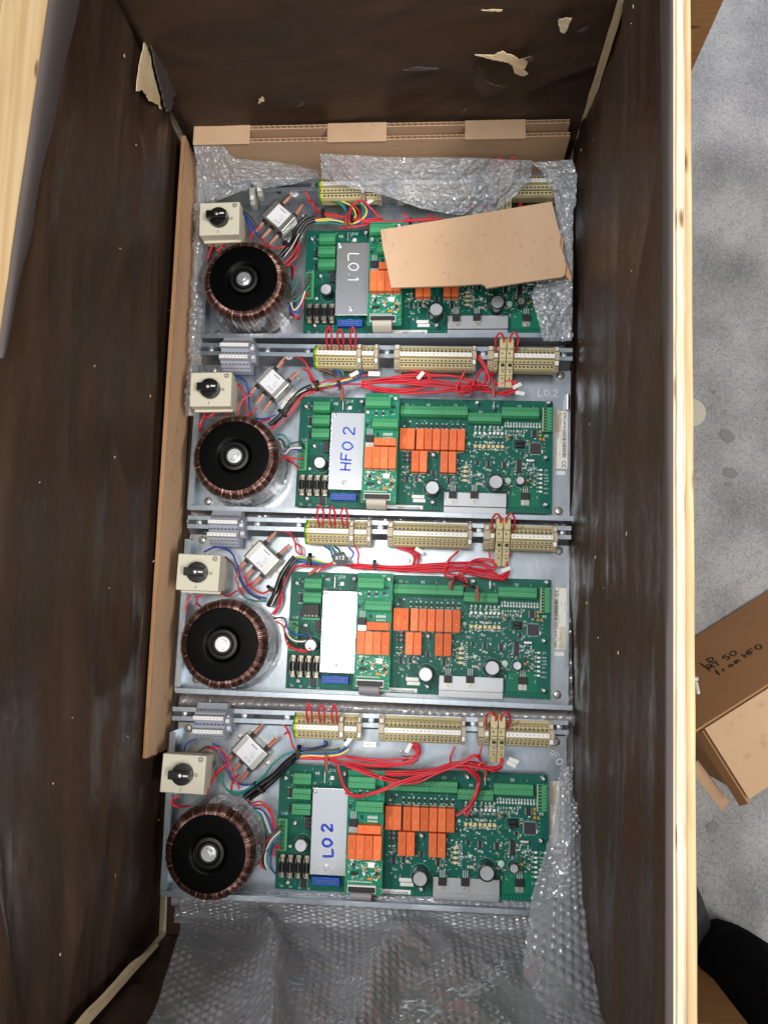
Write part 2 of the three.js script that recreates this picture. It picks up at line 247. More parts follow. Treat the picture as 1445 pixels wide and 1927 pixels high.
// film lips at the top of both side walls: the paler back of the film turned over and hanging inwards
const lipL = (z) => { const t = clamp((z + 0.66) / 0.44); return lerp(0.040, 0.003, t) + 0.007 * fbm(z * 14, 1, 2, 3) * (1 - t) + 0.006 * Math.max(0, Math.sin(z * 17)) * (1 - t); };
solid('film_flap', sheet(110, 10, (u, v) => { const z = lerp(BACK_Z, -0.22, u), a = v; return V(xTopL(z) - 0.001 + 0.011 * Math.sin(a * 1.9) * (1 - 0.6 * u) + 0.003, TOP_Y + 0.003 - lipL(z) * a * a + 0.0015 * Math.sin(z * 60) * a, z); }), M.filmBack, 'paler back of film turned over at left wall top', null, null, crate);
const lipR = (z) => Math.max(0.003, 0.010 + 0.012 * fbm(z * 9, 5, 2, 3) + 0.012 * sst(-0.2, -0.62, z) - 0.010 * sst(-0.03, 0.03, z));
solid('film_flap', sheet(160, 10, (u, v) => { const z = lerp(NEAR_Z, BACK_Z, u); return V(xIn(z) + 0.0025 - 0.0055 * Math.sin(v * 1.7) - 0.001, TOP_Y + 0.001 - lipR(z) * v * v, z); }), M.filmBack, 'paler back of film folded at right wall top', null, null, crate);
// torn places where pale wood shows
const onWall = (px, py, f) => { let p; for (let y = -0.02; y < 0.5; y += 0.001) { p = at(px, py, y); if (f(p)) return p; } return p; };
function patch(name, pxs, f, push, mat, thick = 0.0012, label) {   // a thin torn scrap on a wall
  const R = rng(pxs.length * 7 + 3), rag = pxs.flatMap((a, i) => { const b = pxs[(i + 1) % pxs.length]; return [0, 1, 2, 3].map((t) => [lerp(a[0], b[0], t / 4) + (t ? (R() - 0.5) * 2.4 : 0), lerp(a[1], b[1], t / 4) + (t ? (R() - 0.5) * 2.4 : 0)]); });
  const P = rag.map(([x, y], i) => onWall(x, y, f).add(V(...push))), c = P.reduce((a, b) => a.clone().add(b), V(0, 0, 0)).multiplyScalar(1 / P.length), pos = [], uv = [];
  const n = P[1].clone().sub(P[0]).cross(P[2].clone().sub(P[0])).normalize().multiplyScalar(thick);
    const tri = (a, b, d) => [a, b, d].forEach((q) => { pos.push(q.x, q.y, q.z); uv.push(q.y * 3, (q.z + q.x) * 3); });
  P.forEach((p, i) => { const q = P[(i + 1) % P.length], p2 = p.clone().add(n), q2 = q.clone().add(n); tri(c, p, q); tri(c.clone().add(n), q2, p2); tri(p, p2, q); tri(q, p2, q2); });
  const g = new THREE.BufferGeometry(); g.setAttribute('position', new THREE.Float32BufferAttribute(pos, 3)); g.setAttribute('uv', new THREE.Float32BufferAttribute(uv, 2)); g.computeVertexNormals();
  return solid(name, g, mat, label, null, null, crate);
}
const onLeft = (p) => p.x > lerp(xLeft + 0.002, xFilmL(p.z), sst(0.1, 1, (p.y - BASE_Y) / 0.446)), onBack = (p) => p.z > BACK_Z + 0.004;
patch('exposed_wood', [[256, 75], [248, 110], [243, 140], [240, 172], [248, 170], [252, 168], [258, 178], [264, 190], [272, 193], [280, 196], [288, 207], [285, 190], [278, 160], [270, 130], [264, 100]], onLeft, [0.010, 0, 0.0], M.paleWood, 0.001, 'pale splintered wood showing where film is torn');
patch('film_scrap', [[257, 68], [264, 100], [270, 130], [278, 160], [286, 192], [291, 209], [299, 207], [303, 196], [302, 186], [312, 172], [313, 150], [310, 118], [298, 95], [276, 74]], onLeft, [0.016, 0.004, 0.004], M.filmBack, 0.0012, 'dark film torn loose and folded over');
patch('film_scrap', [[300, 98], [312, 130], [334, 126], [330, 114], [318, 104]], onLeft, [0.02, 0.004, 0.01], M.film);
for (const [i, q] of [[[893, 87], [930, 88], [944, 80], [955, 86], [968, 90], [978, 98], [992, 96], [998, 90], [990, 108], [984, 116], [993, 123], [984, 127], [968, 122], [966, 108], [955, 101], [935, 97], [915, 93]], [[1050, 22], [1062, 18], [1075, 18], [1068, 36], [1062, 47], [1054, 44], [1051, 34]], [[905, 0], [945, 0], [940, 3], [920, 2]], [[488, 170], [496, 165], [498, 173], [486, 178]]].entries()) patch('exposed_wood', q, onBack, [0, 0, 0.010 + i * 0.0005], M.paleWood, 0.001);
patch('film_scrap', [[898, 100], [908, 112], [912, 128], [928, 135], [950, 140], [938, 150], [915, 158], [900, 150], [890, 130]], onBack, [0, 0, 0.018], M.film, 0.002, 'curled scrap of torn dark film');
patch('film_scrap', [[985, 85], [1003, 83], [996, 93]], onBack, [0, 0, 0.016], M.filmBack);
for (const q of [[[1085, 36], [1105, 27], [1098, 36]], [[758, 110], [790, 104], [825, 107], [795, 111]], [[558, 180], [573, 172], [572, 178]], [[866, 190], [878, 184], [874, 191]]]) patch('film_scrap', q, onBack, [0, 0, 0.014], M.filmBack);
{ // staples and chips of wood caught on the film
  const R = rng(77), bits = [], pins = [];
  for (let i = 0; i < 40; i++) { const l = i % 2, z = lerp(-0.6, 0.3, R()), y = lerp(0.02, 0.36, R()), g = box(0.0006, 0.0005 + R() * 0.001, 0.001 + R() * 0.004).rotateX(R() * 6); g.translate(l ? lerp(xLeft + 0.004, xFilmL(z), sst(0.1, 1, (y - BASE_Y) / 0.446)) + 0.012 + R() * 0.004 : lerp(0.172 - 0.026 * (z + 0.2), xIn(z), sst(0, 0.7, (y - BASE_Y) / 0.45)) - 0.012, y, z); (i % 3 ? bits : pins).push(g); }
  solid('wood_chips', bits, M.paleWood, null, null, 'stuff', crate); solid('staples', pins, M.steel, null, null, 'stuff', crate);
}
{ // ragged gaps between the films along two corners, bare wood behind
  solid('corner_strip', sheet(4, 60, (u, v) => { const y = lerp(-0.02, TOP_Y, v), w = 0.0065 + 0.003 * fbm(y * 18, 1, 3, 3); return V(xIn(BACK_Z) - 0.009 + (u - 0.5) * w * 1.5 - 0.006 * (1 - v), y, BACK_Z + 0.012 - u * 0.003); }), M.paleWood, 'pale strip of bare wood along far right corner', null, null, crate);
  solid('corner_strip', sheet(4, 60, (u, v) => { const y = lerp(0.062, TOP_Y, v), w = lerp(0.002, 0.012, sst(0.06, 0.16, y)) + 0.003 * fbm(y * 22, 4, 3, 3); return V(xLeft + 0.016 + u * 0.003, y, NEAR_Z - 0.019 - 0.004 * fbm(y * 12, 8, 1, 2) - (1 - u) * w); }), M.paleWood, 'pale ragged strip of bare wood along near left corner', null, null, crate);
}
// ------------------------------------------------------------------ cardboard tray inside the crate
const tray = thing('cardboard_tray', 'brown corrugated cardboard tray standing around the control panels', 'cardboard tray');
{
  const k = (g, s = 3) => uvBox(norm(g), s);
  solid('base_sheet', k(box(0.49, 0.004, 0.93, -0.085, -0.012, -0.175)), M.kraft, null, null, null, tray);
  // left side: leans a little, ragged lower end
  const L0 = [-0.3355, -0.640], L1 = [-0.3475, 0.158];
  const side = (dx, name, mat) => solid(name, sheet(80, 10, (u, v) => { const z = lerp(L0[1], L1[1] + 0.006 * fbm(v * 9, 3, 2, 2), u), x = lerp(L0[0], L1[0], u); return V(x + dx - 0.003 * (1 - v) + 0.0012 * fbm(z * 7, v * 2, 8, 2), lerp(-0.01, 0.08 + 0.002 * fbm(z * 8, 1, 1, 2), v), z); }, 0.8, 0.09), mat, null, null, null, tray);
  side(0.0, 'side_panel', M.kraftPale);
  side(-0.005, 'side_panel', M.kraft);
  solid('cut_edge', sheet(120, 2, (u, v) => { const z = lerp(L0[1], L1[1], u), x = lerp(L0[0], L1[0], u); return V(x - 0.0052 * (1 - v), 0.0805 + 0.001 * fbm(z * 40, v, 5, 2) + 0.002 * fbm(z * 8, 1, 1, 2), z); }, 0.8, 0.01), M.kraftDark, null, null, null, tray);
  solid('cut_edge', sheet(12, 2, (u, v) => { const y = lerp(0.0, 0.08, u); return V(L1[0] - 0.0055 * (1 - v) + 0.001 - 0.003 * (1 - u), y, L1[1] + 0.006 * fbm(u * 9, 3, 2, 2) + 0.0008); }), M.kraftDark, null, null, null, tray);
  // back: two corrugated walls 20 mm apart joined by folded bridges, with slots cut between
  const X0 = -0.333, X1 = 0.158, zA = -0.630, zB = -0.652, tilt = (x) => 0.012 * (x - X0);
  const wallB = (z) => solid('back_panel', k(merge([box(X1 - X0, 0.088, 0.0012, (X0 + X1) / 2, 0.035, z), box(X1 - X0, 0.088, 0.0012, (X0 + X1) / 2, 0.035, z - 0.0042)]).rotateY(-0.012).translate(0, 0, 0.004)), M.kraft, null, null, null, tray);
  wallB(zA); wallB(zB + 0.004);
  const slots = [[-0.257, -0.155], [-0.077, 0.024], [0.102, 0.158]]; let x = X0;
  for (const [a, b] of slots) { if (a > x + 0.002) solid('folded_top', k(rbox(a - x, 0.0025, 0.0268, 0.0012, (a + x) / 2, 0.0790, (zA + zB) / 2).rotateY(-0.012).translate(0, 0, 0.0045)), M.kraft, null, null, null, tray); x = b; }
  for (const [a, b] of slots) for (const zc of [zA - 0.0021, zB + 0.0019]) {   // the wavy medium seen in the cut
    const n = Math.round((b - a) / 0.0011); const g = sheet(n, 1, (u, v) => { const xx = lerp(a, b, u); return V(xx, lerp(0.06, 0.0805, v), zc + 0.0016 * Math.sin(u * (b - a) / 0.0075 * 6.283)); }, 0.2, 0.02);
    solid('corrugation', g.rotateY(-0.012).translate(0, 0, 0.004), M.kraft, null, null, null, tray);
  }
}
// ------------------------------------------------------------------ loose cardboard piece lying on the far panel
{
  const pts = [[716, 432], [1038, 379], [1048, 420], [1055, 445], [1053, 462], [1061, 480], [1065, 500], [1062, 517], [1058, 521], [990, 530], [915, 542], [912, 537], [905, 534], [860, 537], [736, 541], [728, 500], [720, 465]].map(([x, y]) => { const p = at(x, y, 0.078); return [p.x, p.z]; });
  const piece = solid('cardboard_piece', uvBox(norm(slab(pts, 0.074, 0.0775)), 3), M.kraft, 'flat torn piece of brown cardboard lying on the farthest control panel', 'cardboard');
  const e = [[1040, 385], [1050, 430], [1060, 450], [1058, 475], [1066, 495], [1075, 520], [1074, 531], [1066, 520], [1060, 514], [1052, 470], [1045, 425]].map(([x, y]) => { const p = at(x, y, 0.075); return [p.x, p.z]; });
  solid('torn_liner', uvBox(norm(slab(e, 0.0735, 0.0742)), 3), std({ map: kraftTex, color: 0xffe6cc, roughness: 0.9 }), 'torn paper layer sticking out along the right edge', null, null, piece);
}
// ------------------------------------------------------------------ bubble wrap
const PITCH = 0.0108;
function bubbleH(x, y, rad, pitch) { let best = 1; const r = y / (pitch * 0.866), j0 = Math.floor(r); for (let j = j0 - 1; j <= j0 + 2; j++) { const off = (j & 1) * 0.5, i = Math.round(x / pitch - off); const dx = x / pitch - off - i, dy = (r - j) * 0.866, d = Math.hypot(dx, dy); if (d < best) best = d; } const q = best / rad; return q < 1 ? Math.sqrt(1 - q * q) : 0; }
function bubbleWrap(name, label, group, B, su, sv, step, mat, crumple, height = 0.0032, { drop, rad = 0.38, pitch = PITCH, swap = false } = {}) {
  const nu = Math.round(su / step), nv = Math.round(sv / step);
  const g = sheet(nu, nv, B, su, sv), p = g.attributes.position, n = g.attributes.normal;
  const q = new Float32Array(p.count * 3);
  for (let j = 0, k = 0; j <= nv; j++) for (let i = 0; i <= nu; i++, k++) {
    const a = (i / nu) * su, b = (j / nv) * sv, c = crumple * (fbm(a * 28, b * 28, 3.1, 3) + 0.9 * (0.5 - Math.abs(fbm(a * 19 + 7, b * 19, 8.2, 2))) - 0.8 * Math.abs(fbm(a * 70, b * 70, 5.5, 2)) - 0.5 * Math.abs(fbm(a * 150, b * 150, 1.7, 1))), flat = clamp(0.5 + 2.2 * fbm(a * 38, b * 38, 12, 2) + 1.6 * fbm(a * 11, b * 11, 2, 2), 0.04, 1.15);
    const h = height * flat * (swap ? bubbleH(b + 0.5, a + 0.5, rad, pitch) : bubbleH(a + 0.5, b + 0.5, rad, pitch)) + c; q[k * 3] = p.getX(k) + n.getX(k) * h; q[k * 3 + 1] = p.getY(k) + n.getY(k) * h; q[k * 3 + 2] = p.getZ(k) + n.getZ(k) * h;
  }
  const s = sheet(nu, nv, (u, v) => { const k = Math.round(v * nv) * (nu + 1) + Math.round(u * nu); return V(q[k * 3], q[k * 3 + 1], q[k * 3 + 2]); }, su, sv, drop);
  const m = solid(name, s, mat, label, 'bubble wrap'); m.userData.group = group; return m;
}
const BW = 'sheets of bubble wrap in the crate';
const between = (A, Bq) => (u, v) => { const a = along(A, v), b = along(Bq, v); return at(lerp(a[0], b[0], u), lerp(a[1], b[1], u), lerp(a[2], b[2], u)); };
const across = (T, Bt) => (u, v) => { const a = along(T, u), b = along(Bt, u); return at(lerp(a[0], b[0], v), lerp(a[1], b[1], v), lerp(a[2], b[2], v)); };
bubbleWrap('bubble_wrap', 'clear bubble wrap spread flat under the four control panels', BW, (u, v) => { const x = lerp(-0.332, 0.166, u), z = lerp(-0.625, 0.37, v); let k = 0; for (const [xr, zr, a] of [[-0.1814, -0.5332, 0.0122], [-0.184, -0.3006, 0.0292], [-0.1906, -0.0692, 0.0279], [-0.1989, 0.1713, 0.0181]]) { const zl = zr + 0.1605 + a * (x - xr); k = Math.max(k, sst(0.001, 0.006, z - zl) * sst(0.024, 0.012, z - zl)); } return V(x, -0.0035 + 0.017 * k, z); }, 0.498, 0.995, 0.0024, M.bubble, 0.0024, 0.0022);
bubbleWrap('bubble_wrap', 'crumpled bubble wrap at far left behind the farthest switch', BW, across([[366, 268, 0.075], [395, 268, 0.075], [420, 272, 0.07], [445, 298, 0.066], [500, 302, 0.066], [550, 310, 0.062], [600, 318, 0.058]], [[378, 388, 0.03], [395, 385, 0.03], [425, 372, 0.035], [455, 358, 0.04], [505, 352, 0.045], [555, 346, 0.048], [600, 330, 0.052]]), 0.17, 0.085, 0.0009, M.bubble, 0.0125, 0.0018);
bubbleWrap('bubble_wrap', 'crumpled bubble wrap draped over the farthest terminal strips', BW, across([[604, 290, 0.074], [650, 292, 0.078], [720, 296, 0.078], [800, 297, 0.078], [880, 297, 0.078], [940, 300, 0.078], [1002, 303, 0.076]], [[606, 335, 0.068], [660, 355, 0.066], [725, 368, 0.06], [790, 392, 0.05], [850, 404, 0.048], [930, 402, 0.05], [996, 345, 0.066]]), 0.29, 0.085, 0.0009, M.bubble, 0.0105, 0.0018);
bubbleWrap('bubble_wrap', 'bubble wrap pushed up along right wall beside farthest panel', BW, between([[1000, 306, 0.08], [1022, 325, 0.08], [1042, 360, 0.068], [1050, 420, 0.06], [1045, 480, 0.058], [1010, 530, 0.056], [1000, 560, 0.056], [1010, 600, 0.052], [1022, 642, 0.046]], [[1078, 300, 0.10], [1086, 330, 0.09], [1084, 370, 0.085], [1080, 420, 0.075], [1078, 480, 0.066], [1077, 530, 0.062], [1076, 560, 0.058], [1076, 600, 0.05], [1074, 642, 0.046]]), 0.05, 0.25, 0.0009, M.bubble, 0.0075, 0.0022);
bubbleWrap('bubble_wrap', 'narrow strip of bubble wrap along left cardboard side', BW, (u, v) => V(lerp(-0.334, -0.318, u) + 0.002 * fbm(v * 9, u, 2, 2), 0.03 + 0.012 * Math.sin(u * 3.14) + 0.008 * fbm(v * 14, 2, 5, 2), lerp(-0.60, -0.27, v)), 0.018, 0.33, 0.0011, M.bubble, 0.004);
{
  const path = [[0.333, 0.012], [0.345, 0.016], [0.358, 0.035], [0.368, 0.08], [0.374, 0.15], [0.378, 0.22], [0.38, 0.30], [0.381, 0.36]];
  bubbleWrap('bubble_wrap', 'large grey sheet of bubble wrap folded up against near wall', BW, (u, v) => {
    const [z, y] = along(path, v), x = lerp(lerp(-0.333, -0.258, v), 0.162, u), f1 = 1.5 * Math.abs(fbm(u * 2.2 + v * 1.1, v * 0.8 - u * 0.5, 4, 2)), f2 = fbm(u * 5 - v * 2, v * 2 + u, 9, 3), ridge = Math.exp(-(((u - 0.19 - v * 0.10) / 0.03) ** 2)) + 0.8 * Math.exp(-(((u - 0.62 + v * 0.22) / 0.05) ** 2));
    const d = sst(0, 0.25, v) * (0.019 * ridge - 0.026 * f1 + 0.018 * f2); return V(x, y + d * 0.55 * sst(0.5, 0, v), z - d * sst(0.05, 0.4, v) - 0.008);
  }, 0.50, 0.37, 0.0013, M.bubbleDense, 0.0016, 0.0022, { rad: 0.34, pitch: 0.0102, swap: true });
  const A = [[1058, 1438, 0.046], [1052, 1480, 0.048], [1043, 1550, 0.05], [1018, 1630, 0.052], [1000, 1690, 0.055], [988, 1790, 0.10], [978, 1900, 0.17], [972, 2000, 0.24]], Bq = [[1068, 1438, 0.05], [1076, 1480, 0.055], [1088, 1550, 0.06], [1100, 1630, 0.06], [1108, 1690, 0.062], [1119, 1790, 0.11], [1126, 1900, 0.18], [1131, 2000, 0.25]];
  const f = between(A, Bq);
  bubbleWrap('bubble_wrap', 'pale rolled fold of bubble wrap at nearest panel, right end', BW, (u, v) => { const p = f(u, v), k = Math.sin(u * 3.1416) * (0.012 + 0.014 * v); p.y += k * (1 - 0.4 * v); p.z -= k * 0.5 * v; return p; }, 0.085, 0.42, 0.0011, M.bubblePale, 0.0018, 0.0034, { rad: 0.37, pitch: 0.0125, swap: true });
}
// ------------------------------------------------------------------ handwriting: short pen strokes laid as thin ribbons
const GLYPH = { L: [[[0, 1], [0, 0], [0.7, 0]]], O: [[[0.35, 1], [0.05, 0.75], [0, 0.35], [0.3, 0], [0.65, 0.3], [0.68, 0.75], [0.35, 1]]], 0: [[[0.35, 1], [0.05, 0.75], [0, 0.35], [0.3, 0], [0.65, 0.3], [0.68, 0.75], [0.35, 1]]], o: [[[0.3, 0.55], [0, 0.3], [0.25, 0], [0.55, 0.25], [0.3, 0.55]]], H: [[[0, 1], [0.02, 0]], [[0.65, 1], [0.62, 0]], [[0, 0.52], [0.64, 0.5]]], F: [[[0, 1], [0, 0]], [[0, 1], [0.65, 1]], [[0, 0.55], [0.5, 0.55]]], 2: [[[0, 0.75], [0.2, 1], [0.55, 0.95], [0.6, 0.65], [0, 0], [0.7, 0.02]]], 1: [[[0.1, 0.8], [0.3, 1], [0.3, 0]]], '.': [[[0.1, 0.02], [0.16, 0.06]]], 5: [[[0.6, 1], [0.1, 1], [0.08, 0.6], [0.5, 0.55], [0.55, 0.2], [0.05, 0]]], D: [[[0, 0], [0, 1], [0.5, 0.8], [0.6, 0.4], [0, 0]]], M: [[[0, 0], [0.05, 1], [0.35, 0.4], [0.65, 1], [0.7, 0]]], T: [[[0, 1], [0.7, 1]], [[0.35, 1], [0.35, 0]]], f: [[[0.5, 0.95], [0.3, 1], [0.22, 0.5], [0.2, -0.2]], [[0, 0.5], [0.45, 0.5]]], r: [[[0.05, 0.55], [0.05, 0]], [[0.05, 0.35], [0.3, 0.55]]], m: [[[0, 0], [0, 0.5], [0.2, 0.5], [0.22, 0], [0.25, 0.45], [0.5, 0.5], [0.55, 0]]], X: [[[0, 0], [0.6, 1]], [[0, 1], [0.6, 0]]], ' ': [] };
function writing(text, size, width, advance = 0.95) {   // lies in x (reading) and -z (up), metres, y = 0 is the surface
  const out = []; let x = 0;
  for (const ch of text) { for (const s of GLYPH[ch] ?? []) { const c = new THREE.CatmullRomCurve3(s.map(([a, b]) => V(x + a * size, 0, -b * size)), false, 'catmullrom', 0.3), n = s.length * 4, w = width / 2;
    out.push(sheet(n, 1, (u, v) => { const p = c.getPoint(u), t = c.getTangent(u); return V(p.x - t.z * w * (v * 2 - 1), 0, p.z + t.x * w * (v * 2 - 1)); })); }
    x += size * (ch === '.' ? 0.4 : ch === ' ' ? 0.5 : advance); }
  return merge(out);
}
